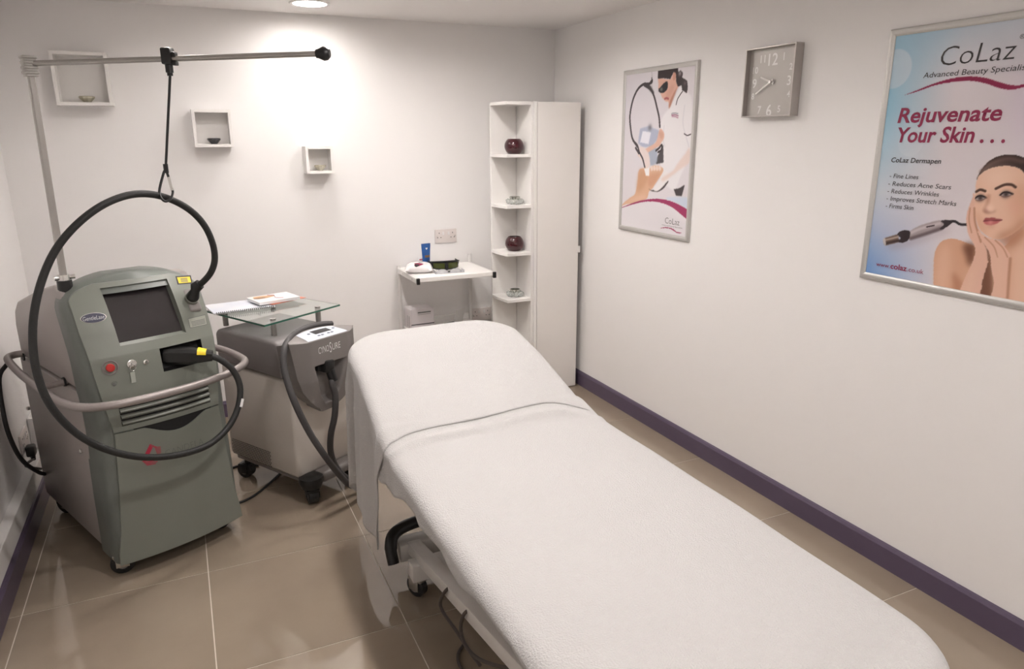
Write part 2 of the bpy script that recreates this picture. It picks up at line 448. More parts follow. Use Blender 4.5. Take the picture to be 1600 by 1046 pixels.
back = recess(SCR, .034, 'screen_surround', GREEN, dk=.75)
obj('touch_screen', bm_grid(lambda u, z: back(u, z), [SCR[0], SCR[1]], [SCR[2]+.006, SCR[3]-.012]), SCREEN, lm, 0)
scr_rim = M('screen_rim', S(168, 172, 182), .3)
backd = recess(DOCK, .055, 'handpiece_dock', BLACKP)
obj('dock_back', bm_grid(lambda u, z: backd(u, z), [DOCK[0], DOCK[1]], [DOCK[2], DOCK[3]]), DARK, lm, 0)
def disc(name, px, py, r, h, mat, parent=None, n=24, prof=None, off=PR):
    p = fm(px, py, -off); e = .004
    nv = Vector((-(front(p[0]+e, p[2])-front(p[0]-e, p[2]))/(2*e), 1, -(front(p[0], p[2]+e)-front(p[0], p[2]-e))/(2*e)))*-1
    nv.normalize(); q = Vector((0, 0, 1)).rotation_difference(nv).to_matrix().to_4x4()
    bm = bm_lathe(prof or [(r*.98, -.004), (r, h*.7), (r*.9, h), (0, h)], n)
    xf(bm, Matrix.Translation(Vector([float(c) for c in p])) @ q)
    return obj(name, bm, mat, parent or lm)
disc('stop_button_rim', 172, 575, .024, .002, GREYC, prof=[(.026, -.004), (.027, .002), (.024, .003), (.018, -.0028)])
disc('stop_button', 172, 575, .014, .008, M('red_button', S(186, 44, 40), .4), prof=[(.014, -.004), (.0145, .008), (.012, .0105), (0, .0115)])
disc('key_switch', 206, 569, .013, .004, CHROME, prof=[(.016, -.004), (.016, .003), (.012, .004), (.011, .008), (.004, .009), (0, .009)])
disc('jack_socket', 228, 566, .008, .003, CHROME, prof=[(.0085, -.004), (.009, .003), (.005, .004), (.004, -.003), (0, -.003)])
p = fm(206, 570, -.02)
obj('key', join(bm_box((p[0], p[1]+.006, p[2]), (.003, .02, .013), .001), bm_tube([(p[0]+.01*math.cos(a), p[1]-.006, p[2]-.012+.01*math.sin(a)) for a in np.linspace(0, 6.283, 13)[:-1]], .0012, 6, True)), CHROME, lm)
p = fm(208, 590, -PR-.004)
obj('key_tag', bm_box(p, (.016, .003, .040), .001, 1), M('clear_tag', S(176, 180, 172), .25), lm)
disc('indicator_symbol', 179, 601, .006, .0008, GREYPR)
obj('indicator_ring', bm_tube([Vector([float(c) for c in fm(179, 600, -PR-.001)])+Vector((.009*math.cos(a), 0, .009*math.sin(a))) for a in np.linspace(0, 6.283, 17)[:-1]], .0005, 5, True), GREYPR, lm)
def sticker(name, pxs, mat, off, parent=None, n=6):
    a, b, c_, d = [fm(*q, 0) for q in pxs]
    def fn(s, t):
        q = (a*(1-s)+b*s)*(1-t)+(d*(1-s)+c_*s)*t
        return (q[0], front(q[0], q[2])-PR-off, q[2])
    return obj(name, bm_grid(fn, np.linspace(0, 1, n), np.linspace(0, 1, n)), mat, parent or lm, 0)
YEL = M('warning_yellow', S(236, 208, 30), .4)
b0 = sticker('warning_label', [(272.5, 431.5), (296.5, 430), (299.5, 442.5), (276, 444.5)], BLACKPR, .0008)
sticker('label_field', [(275, 433.2), (295, 432), (297.3, 441), (278, 442.6)], YEL, .0014, b0)
for k in range(4): sticker('label_line', [(280+k*.4, 434.8+1.7*k), (291+k*.4, 434.2+1.7*k), (291.2+k*.4, 435.1+1.7*k), (280.2+k*.4, 435.7+1.7*k)], GREYPR, .002, b0, 2)
b0 = sticker('serial_label', [(292, 497.5), (319.5, 491), (322.5, 507), (295.5, 512.5)], GREYPR, .0008)
sticker('label_field', [(292.7, 498.2), (319, 492), (321.8, 506.3), (296, 511.7)], M('silver_label', S(158, 160, 150), .5), .0014, b0)
for k in range(4): sticker('label_line', [(297+k*.5, 502.5+2*k), (318+k*.4, 497.7+2*k), (318.1+k*.4, 498.5+2*k), (297.1+k*.5, 503.3+2*k)], GREYPR, .002, b0, 2)
# oval badge
pc = fm(146, 497, -PR); ox, oy = .040, .0165
def oval(off, k, name, mat):
    bm = bmesh.new(); vs = []
    for a in np.linspace(0, 2*math.pi, 33)[:-1]:
        u = pc[0]+ox*k*math.cos(a); z = pc[2]+oy*k*math.sin(a); vs.append(bm.verts.new((u, front(u, z)-PR-off, z)))
    bm.faces.new(vs); return obj(name, bm, mat, badge if name != 'badge' else lm, 0)
badge = None
badge = oval(.001, 1.0, 'badge', CHROME)
oval(.0014, .92, 'badge_field', M('badge_blue', S(64, 66, 84), .3))
sl = (front(pc[0], pc[2]+.02)-front(pc[0], pc[2]-.02))/.04
su = (front(pc[0]+.02, pc[2])-front(pc[0]-.02, pc[2]))/.04
text('badge_lettering', 'GentleLase', M('silver_print', S(200, 202, 206), .3), badge, (pc[0]-.033, front(pc[0]-.033, pc[2])-PR-.003, pc[2]-.006), (1, 0, 0), (0, 0, 1), width=.066, height=.013, shear=.25, wrap=lambda x, z: front(x, z)-PR-.0022)
# red mark and maker's lettering on the front panel
def onf(u, z, off): return (u, front(u, z)-PR-off, z)
lg = fm(233, 693); mark = None
bm = bmesh.new()
def quad(b, pts, off=.001): b.faces.new([b.verts.new(onf(u, z, off)) for u, z in pts])
L0, Z0 = lg[0]-.002, lg[2]-.044
quad(bm, [(L0-.034, Z0-.012), (L0-.016, Z0-.012), (L0+.008, Z0+.026), (L0+.002, Z0+.044)])
for k in range(9):
    z = Z0+.040-.0055*k; x0 = L0+.004+.0012*k if k < 3 else L0+.012+.001*k; x1 = min(L0+.036, x0+.004+.006*k if k < 4 else L0+.036-.0004*(k-5)**2)
    quad(bm, [(x0, z), (x1, z-.004), (x1, z-.0015), (x0, z+.0028)])
for k in range(4): quad(bm, [(L0-.032+.004*k, Z0-.018-.006*k), (L0+.03-.006*k, Z0-.022-.006*k), (L0+.03-.006*k, Z0-.019-.006*k), (L0-.032+.004*k, Z0-.014-.006*k)])
bmesh.ops.recalc_face_normals(bm, faces=bm.faces)
obj('maker_mark', bm, REDP, lm, 0)
a = fm(257, 711); b = fm(317, 696)
text('maker_lettering', 'CANDELA', GREYPR, lm, onf(a[0], (a[2]+b[2])/2, .006), (1, .05, 0), (0, 0, 1), width=b[0]-a[0], height=.028, bold=-.022, wrap=lambda x, z: front(x, z)-PR-.0008)
# bumper rail
HP = [(-.22, .775, .735), (-.265, .785, .735), (-.295, .755, .733), (-.308, .65, .73), (-.318, .49, .727), (-.320, .25, .722), (-.314, .06, .72), (-.285, -.045, .72), (-.21, -.092, .718), (-.10, -.105, .716),
      (.04, -.100, .714), (.16, -.078, .713), (.27, -.035, .713), (.345, .03, .714), (.366, .12, .716), (.362, .25, .72), (.335, .315, .722), (.225, .32, .724)]
rail = obj('bumper_rail', bm_tube(catmull(HP, 6), .0145, 14), HANDLEM, lm, 60)
obj('rail_mount', bm_cyl((-.225, .285, .722), (-.318, .285, .723), .012, 14), HANDLEM, lm)
for (u, w) in [(-.234, .285), (-.234, .775)]:
    obj('rail_flange', bm_tube([(u, w, .724), (u-.006, w, .724)], .018, 16), BLACKP, lm)
# castors
def castor(parent, x, y, r, wd, ang, top, housing, wheelm=BLACKR, name='castor'):
    c = Matrix.Translation((x, y, 0)) @ Matrix.Rotation(ang, 4, 'Z')
    h = obj(name, xf(join(bm_cyl((0, 0, r*1.9), (0, 0, top), r*.45, 14), bm_box((0, .3*r, r*1.75), (wd*1.25, r*1.6, r*.35), r*.1), bm_box((wd*.62, .35*r, r*1.25), (.004, r*1.1, r*1.1), .001), bm_box((-wd*.62, .35*r, r*1.25), (.004, r*1.1, r*1.1), .001)), c), housing, parent)
    wh = bm_tube([(-wd/2, .35*r, r), (-wd/2+.003, .35*r, r), (wd/2-.003, .35*r, r), (wd/2, .35*r, r)], [r*.88, r, r, r*.88], 24)
    w = obj('wheel', xf(wh, c), wheelm, h)
    hb = bm_tube([(-wd/2-.0025, .35*r, r), (wd/2+.0025, .35*r, r)], r*.5, 16)
    obj('hub', xf(hb, c), GREYC, h)
    return h
castor(lm, -.196, .062, .042, .034, 1.2, .10, CHROME)
castor(lm, .2, .085, .042, .034, .9, .10, CHROME)
castor(lm, -.185, .72, .045, .034, .4, .10, BLACKP)
castor(lm, .19, .72, .045, .034, 2.0, .10, BLACKP)
# hose pole and swing arm
PB = np.array([-.203, .20, 1.085])
pole_t = FM.pix(50, 118, 1, .2)
PT = np.array([-.195, .20, 1.80])
obj('pole_socket', bm_tube([PB-[0, 0, .02], PB+[0, 0, .03]], [.026, .024], 20), BLACKP, lm)
obj('pole_collar', bm_tube([PB+[0, 0, .03], PB+[0, 0, .05]], .020, 20), CHROME, lm)
for s in (-1, 1): obj('collar_knob', bm_cyl(PB+[s*.018, -.004, .04], PB+[s*.034, -.008, .04], .008, 12), CHROME, lm)
sqp = lambda a: ((lambda c, s_: (c/max(abs(c), abs(s_))*.86, s_/max(abs(c), abs(s_))*.86))(math.cos(a), math.sin(a)))
pole = obj('pole', bm_tube([PB+[0, 0, .05], PT], .0125, 16, prof=lambda a: (math.cos(a)*(1-.10*(abs(math.cos(2*a)) > .85)), math.sin(a)*(1-.10*(abs(math.cos(2*a)) > .85)))), ALU, lm, 25)
ARM0 = PT+[0.0, 0, .035]
ARM1 = FM.pix(500, 84, 2, 1.853)
AD = (ARM1-ARM0)/np.linalg.norm(ARM1-ARM0)
head = [bm_box(PT+[0, 0, .008*k-.004], (.042-.0 if k % 2 else .036, .042 if k % 2 else .036, .009), .002) for k in range(8)]
obj('pole_head', xf(join(*head), Matrix.Translation((0, 0, .002))), ALU, lm)
obj('swing_arm', bm_tube([ARM0, ARM1], .0088, 14), ALU, lm)
ap = lambda d: ARM1+AD*d
obj('arm_end_knob', bm_tube([ap(-.012), ap(-.004), ap(.012), ap(.024), ap(.032)], [.013, .015, .022, .020, .012], 16), BLACKP, lm)
# sliding clamp at the pixel column of the cord
best = min(np.linspace(0, 1, 400), key=lambda t: abs((lambda q: 800+FPX*(q@_r)/(q@_f))((FM.o+sum(((ARM0+(ARM1-ARM0)*t)[i]*FM.ax[i] for i in range(3))))-CAM)-263))
CL = ARM0+(ARM1-ARM0)*best
ang = math.atan2(AD[1], AD[0])
Rz = Matrix.Rotation(ang, 4, 'Z')
def at_c(bm): return xf(bm, Matrix.Translation(Vector([float(c) for c in CL])) @ Rz)
clamp = obj('cord_clamp', at_c(join(bm_box((0, 0, .008), (.034, .034, .052), .006), bm_box((.022, 0, .012), (.014, .022, .016), .003), bm_box((.022, 0, -.014), (.014, .022, .014), .003), bm_cyl((0, 0, -.018), (0, 0, -.042), .012, 14), bm_cyl((0, 0, -.042), (0, 0, -.052), .009, 12))), BLACKP, lm)
CW = -.10
CT = FM.pix(259, 262, 1, CW)
obj('cord', bm_tube([CL-[0, 0, .05], CT], .0042, 8), BLACKR, lm)
obj('cord_ferrule', bm_tube([CT+[0, 0, .012], CT-[0, 0, .018]], .008, 10), BLACKP, lm)
ring = [FM.pix(x, y, 1, CW+dw) for x, y, dw in [(258, 266, 0), (253, 280, -.004), (249, 299, -.012), (252, 310, -.028), (259, 315, -.032), (267, 310, -.03), (270, 300, -.018), (267, 290, -.01), (263, 276, -.004)]]
cb = obj('carabiner', bm_tube(catmull(ring, 5, True), .0042, 8, True), BLACKP, lm, 60)
obj('carabiner_gate', bm_tube([FM.pix(263.5, 277, 1, CW-.008), FM.pix(269, 298, 1, CW-.02)], .0048, 8), CHROME, cb)
# hose loop
hose = [(306, 449, .05), (318, 440, .02), (330, 425, -.01), (335.5, 405, -.03), (332, 380, -.045), (319, 352, -.065), (296, 328, -.085), (262, 310, -.105), (226, 303, -.115), (190, 308, -.12), (150, 327, -.13), (110, 361, -.13),
        (80, 403, -.13), (59, 460, -.14), (51, 520, -.15), (57, 580, -.16), (79, 634, -.17), (120, 678, -.17), (170, 704, -.17), (225, 715, -.17), (280, 711, -.165), (325, 696, -.155), (355, 670, -.145),
        (371.5, 638, -.13), (375, 605, -.115), (364, 579, -.10), (345, 563, -.085), (328, 556, -.068)]
obj('delivery_hose', bm_tube(catmull([FM.pix(x, y, 1, w) for x, y, w in hose], 7), .0118, 14), M('hose_rubber', (.02, .02, .02), .55, var=.25, scale=60, bump=.3, bscale=500), lm, 80)
a = FM.pix(376.3, 623, 1, -.123); b = FM.pix(373.6, 636, 1, -.129)
obj('hose_band', bm_tube([a, b], .0126, 14), WHITEPR, lm)
cr = fm(299, 470, -.0)
sock = obj('hose_port', bm_box((cr[0], cr[1]+.002, cr[2]-.002), (.052, .03, .098), .012, 3, Matrix.Rotation(-.55, 3, 'X')), GREYC, lm)
h0 = FM.pix(306, 449, 1, .05)
obj('hose_connector', bm_tube([(cr[0]-.002, cr[1]+.01, cr[2]+.0), (cr[0]-.002, cr[1]-.025, cr[2]+.022), h0*.6+np.array([cr[0], cr[1]-.03, cr[2]+.024])*.4, h0, h0+[.012, -.012, .012]], [.024, .023, .0165, .022, .019], 16), BLACKP, lm)
obj('connector_grip', bm_tube([(cr[0]-.002, cr[1]+.012, cr[2]-.006), (cr[0]-.002, cr[1]-.018, cr[2]+.016)], [.0265, .0255], 16), M('connector_grey', S(128, 130, 122), .4), lm)
# handpiece resting in the dock
e = FM.pix(328, 556, 1, -.068); s0 = np.array([.028, .02, .818])
mid = s0*.5+e*.5
hp = obj('handpiece', bm_tube([s0, s0+(e-s0)*.15, s0+(e-s0)*.55, s0+(e-s0)*.88, e+(e-s0)*.06], [.026, .031, .031, .023, .019], 8, prof=lambda a: (math.copysign(abs(math.cos(a))**.6, math.cos(a)), math.copysign(abs(math.sin(a))**.6, math.sin(a)))), BLACKP, lm, 40)
q0, q1 = FM.pix(311, 543, 1, -.10), FM.pix(327, 549, 1, -.11)
wq = lambda x, y, w: tuple(FM.pix(x, y, 1, w))
def flatq(name, pts, mat, parent):
    bm = bmesh.new(); bm.faces.new([bm.verts.new(p) for p in pts]); return obj(name, bm, mat, parent, 0)
ax = (e-s0)/np.linalg.norm(e-s0); upv = np.array([0, -.45, .9]); upv = upv-ax*(upv@ax); upv /= np.linalg.norm(upv); sd = np.cross(ax, upv)
def hpq(t0, t1, r, h0, h1): return [tuple(s0+(e-s0)*t0+upv*r+sd*h0), tuple(s0+(e-s0)*t1+upv*r+sd*h0), tuple(s0+(e-s0)*t1+upv*r+sd*h1), tuple(s0+(e-s0)*t0+upv*r+sd*h1)]
bm = bm_tube([s0+(e-s0)*.74, s0+(e-s0)*.93], [.0300, .0240], 16, cap=False, prof=lambda a: (math.copysign(abs(math.cos(a))**.6, math.cos(a)), math.copysign(abs(math.sin(a))**.6, math.sin(a))))
bmesh.ops.delete(bm, geom=[f for f in bm.faces if (np.array(f.calc_center_median())-s0)@upv < .012], context='FACES')
obj('warning_sticker', bm, YEL, hp, 40)
bpy.context.view_layer.update()

# ------------------------------------------------------------------ air chiller
FC = Frame(-1.954, -1.289, 31.0)
ch = thing('skin_cooling_unit', 'cream and grey skin cooling unit on castors carrying a glass shelf', 'cooling unit', tuple(FC.o), FC.th)
BW = .34
body = [(.0, .125), (.50, .125), (.50, .585), (.0, .585)]
obj('body', bm_prism(body, lambda p, q, t: (t, p, q), 0, BW, .02, 3), CREAM, ch)
hood = [(.046, .585), (.505, .60), (.505, .735), (.48, .755), (.08, .755), (.05, .738)]
obj('hood', bm_prism(hood, lambda p, q, t: (t, p, q), -.006, BW+.006, .02, 3), GREYH, ch)
# grille on the left side: flat dark discs stand for its shaded holes
a = FC.pix(368, 684, 0, -.001); b = FC.pix(424, 720, 0, -.001)
w0, w1, z0, z1 = .185, .47, .135, .215
bm = bmesh.new(); nx, nz_ = 26, 9
for i in range(nx):
    for j in range(nz_):
        cw = w0+(w1-w0)*(i+.5+(.5 if j % 2 else 0))/nx; cz = z0+(z1-z0)*(j+.5)/nz_
        bm.faces.new([bm.verts.new((-.0012, cw+.0038*math.cos(t), cz+.0034*math.sin(t))) for t in np.linspace(0, 2*math.pi, 7)[:-1]])
obj('vent_painted_holes', bm, DARK, ch, 0)
# console shield: outline taken at the plane of its rim
cl_ = [FC.pix(x, y, 1, -.08) for x, y in [(452, 536), (454.5, 550), (457, 563), (463, 594), (470, 614), (480.5, 628), (493, 637)]]
cr_ = [FC.pix(x, y, 1, -.08) for x, y in [(554, 509), (554, 546), (549, 556), (544.5, 582), (541, 603), (529.5, 623), (519, 632)]]
CT_, CB_ = .776, min(cl_[-1][2], cr_[-1][2])-.006
def edge_u(L_, z):
    P_ = sorted([(p[2], p[0]) for p in L_]); return float(np.interp(z, [p[0] for p in P_], [p[1] for p in P_]))
UM = .13
def conw(u, z):
    e_ = max(0, min(1.2, (abs(u-UM)-.095)/.08)); return -.12+.042*e_*e_*(1.6-.6*min(1, e_))+max(0, .60-z)*.14
def bay(u, z):
    ul = float(np.interp(z, [.485, .53, .655], [.092, .066, .038])); ur = float(np.interp(z, [.485, .53, .655], [.140, .182, .220]))
    f = min((.665-z)/.006, (u-ul)/.022, (ur-u)/.03, (z-.478)/.03); f = max(0, min(1, f)); return .045*f*f*(3-2*f)
bm = bmesh.new(); NZ, NU = 70, 60; rows = []
for i in range(NZ+1):
    t = i/NZ; z = CT_+(CB_-CT_)*t
    l, r = edge_u(cl_, z), edge_u(cr_, z)
    if z < cl_[-1][2]+.012:
        k = max(0, (z-CB_)/(cl_[-1][2]+.012-CB_))**.5; c_ = (l+r)/2; h_ = (r-l)/2*(.55+.45*k); l, r = c_-h_, c_+h_
    rows.append([bm.verts.new((l+(r-l)*j/NU, conw(l+(r-l)*j/NU, z)+bay(l+(r-l)*j/NU, z), z)) for j in range(NU+1)])
for a_, b_ in zip(rows[:-1], rows[1:]):
    for j in range(NU): bm.faces.new((a_[j], a_[j+1], b_[j+1], b_[j]))
rim = [r[0] for r in rows]+rows[-1][1:]+[r[-1] for r in rows[-2::-1]]
back_ = [bm.verts.new((UM+(v.co.x-UM)*(.80 if v.co.x < UM else .95), .055, CT_-.035+(v.co.z-CT_)*.88)) for v in rim]
rnd = [bm.verts.new((UM+(v.co.x-UM)*1.01, v.co.y+.012, v.co.z-.002*(CT_-v.co.z)/.3)) for v in rim]
for i in range(len(rim)-1):
    bm.faces.new((rim[i+1], rim[i], rnd[i], rnd[i+1])); bm.faces.new((rnd[i+1], rnd[i], back_[i], back_[i+1]))
def deckp(u, s, off=.0):
    e_ = min(1, abs(u-UM)/.178); y0 = conw(u, CT_); yb_ = .004-.075*e_**2.5
    return (u, y0+(yb_-y0)*s, CT_+.003*math.sin(min(1, s*4)*math.pi/2)+(.014-.012*e_*e_)*s+off)
prevr = rows[0]
for s_ in (.08, .2, .5, .8, 1.0):
    row = [bm.verts.new(deckp(v.co.x, s_)) for v in rows[0]]
    for j in range(NU): bm.faces.new((prevr[j+1], prevr[j], row[j], row[j+1]))
    prevr = row
low_ = [bm.verts.new((v.co.x, v.co.y+.006, CT_-.02)) for v in prevr]
for j in range(NU): bm.faces.new((prevr[j+1], prevr[j], low_[j], low_[j+1]))
bmesh.ops.remove_doubles(bm, verts=bm.verts, dist=1e-5)
bmesh.ops.recalc_face_normals(bm, faces=bm.faces)
obj('console', bm, GREYC, ch, 35)
cp = obj('key_pad', bm_grid(lambda u, s: deckp(.13+(u-.13)*(1-.12*s), s, .0016), np.linspace(.02, .24, 12), np.linspace(.04, .90, 6)), M('pale_keypad', S(206, 212, 222), .4), ch, 60)
obj('key_pad_display', bm_grid(lambda u, s: deckp(u, s, .003), np.linspace(.100, .188, 4), np.linspace(.42, .74, 3)), M('lcd', S(62, 62, 66), .2), cp, 0)
for (u, s) in [(.080, .60), (.212, .60), (.101, .26), (.120, .26), (.154, .26), (.173, .26)]:
    q = deckp(u, s, .002); obj('button', bm_lathe([(.0065, 0), (.0065, .0012), (0, .0014)], 14, q), M('button_blue', S(92, 100, 120), .4), cp)
cwr = lambda x, z: conw(x, z)-.0009
for s_, x0, x1, z_, h_ in (('CYNO', .064, .122, .716, .029), ('S', .125, .136, .708, .046), ('URE', .140, .186, .716, .029)):
    text('lettering', s_, WHITEPR, ch, (x0, -.1, z_), (1, 0, 0), (0, 0, 1), width=x1-x0, height=h_, bold=-.002, wrap=cwr)
pz = FC.pix(512, 574, 1, -.105)
obj('hose_plug', join(bm_box((pz[0]-.004, -.098, pz[2]+.008), (.05, .06, .055), .008, 2, Matrix.Rotation(.12, 3, 'Y')), bm_tube([(pz[0]+.004, -.112, pz[2]-.01), (pz[0]+.010, -.125, pz[2]-.062)], .0195, 16), bm_box((pz[0]-.035, -.085, pz[2]+.004), (.03, .03, .025), .004)), BLACKP, ch)
A_ = [(pz[0]+.009, -.122, pz[2]-.05)]
hA = [FC.pix(x, y, 1, w) for x, y, w in [(519, 600, -.13), (524, 618, -.136), (523, 650, -.136), (517, 680, -.13), (517, 708, -.12), (527, 733, -.12)]]
hB = [FC.pix(x, y, 1, w) for x, y, w in [(545, 757, -.19), (527, 738, -.19), (505, 709, -.185), (483, 675, -.17), (463, 635, -.15), (450, 600, -.115), (443.5, 572, -.085), (443.5, 552, -.07), (448, 537, -.045), (460, 523, .0), (480, 512.5, .028), (501, 507.5, .036), (518, 506.5, .036)]]
loop = [FC.pix(545, 749, 1, -.125), FC.pix(568, 752, 1, -.145), FC.pix(572, 758, 1, -.17), FC.pix(558, 760, 1, -.185)]
obj('air_hose', bm_tube(catmull(A_+hA+loop+hB, 6), .0140, 14), M('grey_hose', S(74, 72, 73), .55, var=.1, bump=.3, bscale=400), ch, 80)
# base and castors
obj('base_plate', bm_b2((.02, .02, .10), (BW-.02, .48, .127), .006), GREYC, ch)
obj('foot_cover', join(bm_box((.20, -.03, .115), (.24, .075, .05), .018, 3)), GREYC, ch)
def big_castor(u, w, ang):
    h = castor(ch, u, w, .038, .045, ang, .10, BLACKP)
    return h
obj('castor_cover', bm_lathe([(.02, .075), (.045, .085), (.055, .115), (.052, .135), (.03, .14), (0, .14)], 20, (.04, -.03, 0)), BLACKP, ch)
big_castor(.04, -.035, -.5); big_castor(.31, -.02, .6); big_castor(.05, .44, .3); big_castor(.29, .44, .9)
# glass shelf on four posts
GLASS = M('clear_glass', (.90, .97, .94), .01, trans=1.0, ior=1.5, var=0)
GEDGE = M('green_glass_edge', S(58, 104, 88), .15, var=.05)
GQ = [(-.022, .108), (.428, .135), (.415, .60), (.0, .565)]
GZ = .825
gp = obj('glass_shelf', bm_prism(GQ, lambda p, q, t: (p, q, t), GZ-.004, GZ+.004, .0008, 1), GLASS, ch, 20)
ge = []
for i in range(4):
    a, b = Vector((*GQ[i], GZ)), Vector((*GQ[(i+1) % 4], GZ)); d = (b-a).normalized(); nn = Vector((d.y, -d.x, 0))
    ge.append(bm_box((a+b)/2+nn*.0008, ((b-a).length, .0014, .0072), 0, 1, Matrix.Rotation(math.atan2(d.y, d.x), 3, 'Z')))
obj('glass_edge', join(*ge), GEDGE, gp, 0)
for (u, w) in [(.066, .165), (.335, .185), (.055, .50), (.345, .53)]:
    p = obj('post', bm_cyl((u, w, .754), (u, w, GZ-.004), .0125, 18), ALU, ch)
    obj('post_cap', bm_lathe([(.0135, 0), (.0135, .003), (.011, .004), (0, .004)], 18, (u, w, GZ+.004)), CHROME, p)
for (u, w) in [(.16, .10), (.21, .11)]:
    obj('hood_screw', bm_lathe([(.006, 0), (.005, .002), (0, .0025)], 12, (u, w, .7545)), WHITEPR, ch)
# magazines on the glass
def mag(name, label, cu, cw, z, sx, sy, th, ang, covmat, group=None):
    p = FC.o+FC.ax[0]*cu+FC.ax[1]*cw
    t = thing(name, label, 'magazine', (p[0], p[1], z), FC.th+ang, group)
    obj('pages', bm_box((0, 0, th/2), (sx, sy, th-.002), .0004, 1), WHITEPR, t, 0)
    obj('cover', bm_box((0, 0, th-.0005), (sx+.002, sy+.002, .001), 0), covmat, t, 0)
    return t
def cover_mat(name, cols, scale, rot):
    mt = D.materials.new(name); mt.use_nodes = True; nt = mt.node_tree; N = nt.nodes; L = nt.links; b = N['Principled BSDF']
    tc = N.new('ShaderNodeTexCoord'); mp = N.new('ShaderNodeMapping'); mp.inputs['Rotation'].default_value = (0, 0, rot); mp.inputs['Scale'].default_value = (scale, scale, scale)
    nz = N.new('ShaderNodeTexNoise'); nz.inputs['Scale'].default_value = 1.0; nz.inputs['Detail'].default_value = 1.5
    L.new(tc.outputs['Object'], mp.inputs[0]); L.new(mp.outputs[0], nz.inputs['Vector'])
    r = N.new('ShaderNodeValToRGB'); r.color_ramp.elements.remove(r.color_ramp.elements[1])
    r.color_ramp.elements[0].position = cols[0][0]; r.color_ramp.elements[0].color = (*cols[0][1], 1)
    for pos, c in cols[1:]:
        e = r.color_ramp.elements.new(pos); e.color = (*c, 1)
    L.new(nz.outputs['Fac'], r.inputs[0]); L.new(r.outputs[0], b.inputs['Base Color']); b.inputs['Roughness'].default_value = .3
    return mt
zt = GZ+.0082
def cw_of(px, py): q = FC.pix(px, py, 2, zt); return q
q = cw_of(380, 480)
nb = mag('ring_notebook', 'pale spiral-bound notebook with blue-white cover lying on the glass shelf', q[0]-.01, q[1]+.01, GZ+.0083, .27, .205, .008, math.radians(-22), cover_mat('notebook_cover', [(.3, S(206, 212, 226)), (.7, S(226, 226, 230))], 6, 0))
for i in range(30):
    x = -.125+.25*i/29
    obj('ring', bm_tube([(x, -.1025+.006*math.cos(t), .0068+.005*math.sin(t)) for t in np.linspace(0, 6.283, 9)[:-1]], .0012, 5, True), BLACKP, nb)
q = cw_of(428, 473)
br = mag('brochure', 'white brochure with a tan portrait cover lying on top of the notebook', q[0], q[1]+.0, GZ+.0210, .20, .15, .014, math.radians(-14), M('brochure_cover', S(236, 232, 232), .3))
bm = bmesh.new(); bm.faces.new([bm.verts.new((-.045+.05*math.cos(t)+.012*math.cos(2*t), .03+.030*math.sin(t), .0148)) for t in np.linspace(0, 6.283, 25)[:-1]])
obj('cover_portrait', bm, M('tan_print', S(206, 160, 112), .3, var=.25, scale=30), br, 0)
bm = bmesh.new(); bm.faces.new([bm.verts.new((-.06+.03*math.cos(t), .018+.014*math.sin(t), .0152)) for t in np.linspace(0, 6.283, 17)[:-1]])
obj('cover_figure', bm, M('tan_print_dark', S(150, 104, 70), .3, var=.3, scale=50), br, 0)
obj('cover_swirl', bm_tube(catmull([(-.005, .06, .0146), (.02, .04, .0146), (.01, .01, .0146), (.005, -.02, .0146), (.03, -.045, .0146)], 6), .0012, 5), PLUM, br)
lf = mag('leaflet', 'thin leaflet with a red-brown edge under the white brochure', q[0]+.03, q[1]-.012, GZ+.0173, .19, .14, .003, math.radians(-2), M('leaflet_red', S(206, 120, 96), .3, var=.3, scale=25))

# ------------------------------------------------------------------ treatment couch
CX = -1.46; CO0 = np.array([CX, -2.6, 0.0])
co = thing('treatment_couch', 'white-framed adjustable treatment couch hidden under two white towels', 'couch', tuple(CO0))
W2 = lambda bm: tr(bm, (-CX, 2.6, 0))
PAD = M('couch_vinyl', S(214, 206, 198), .45)
obj('leg_pad', W2(bm_b2((-1.785, -3.665, .605), (-1.135, -2.35, .668), .03, 3)), PAD, co)
hp_prof = [(-2.345, .63), (-2.345, .705), (-1.66, .815), (-1.63, .79), (-1.64, .745)]
obj('head_pad', W2(bm_prism(hp_prof, lambda p, q, t: (t, p, q), -1.70, -1.20, .02, 3)), PAD, co)
obj('deck_frame', W2(join(bm_b2((-1.74, -3.55, .575), (-1.70, -2.3, .615), .004), bm_b2((-1.22, -3.55, .575), (-1.18, -2.3, .615), .004), bm_b2((-1.70, -3.55, .575), (-1.22, -3.51, .615), .004), bm_b2((-1.70, -2.34, .575), (-1.22, -2.30, .615), .004))), WMETAL, co)
def beam(p, q, w, h):
    p, q = Vector(p), Vector(q); d = q-p; L_ = d.length; rot = d.to_track_quat('Y', 'Z').to_matrix()
    return bm_box((p+q)/2, (w, L_, h), .004, 2, rot)
for x in (-1.655, -1.265): obj('lift_arm', W2(beam((x, -2.0, .125), (x, -3.30, .40), .05, .046)), WMETAL, co)
for x in (-1.655, -1.265): obj('lift_strut', W2(beam((x, -3.30, .40), (x, -3.36, .58), .04, .04)), WMETAL, co)
obj('base_crossbar', W2(bm_b2((-1.712, -2.05, .085), (-1.21, -1.975, .155), .006)), WMETAL, co)
obj('base_crossbar', W2(bm_b2((-1.708, -2.19, .085), (-1.21, -2.13, .15), .005)), WMETAL, co)
obj('base_crossbar', W2(bm_b2((-1.72, -3.42, .085), (-1.2, -3.34, .15), .005)), WMETAL, co)
for x in (-1.53, -1.39): obj('base_rail', W2(bm_b2((x-.025, -3.4, .07), (x+.025, -2.1, .115), .005)), WMETAL, co)
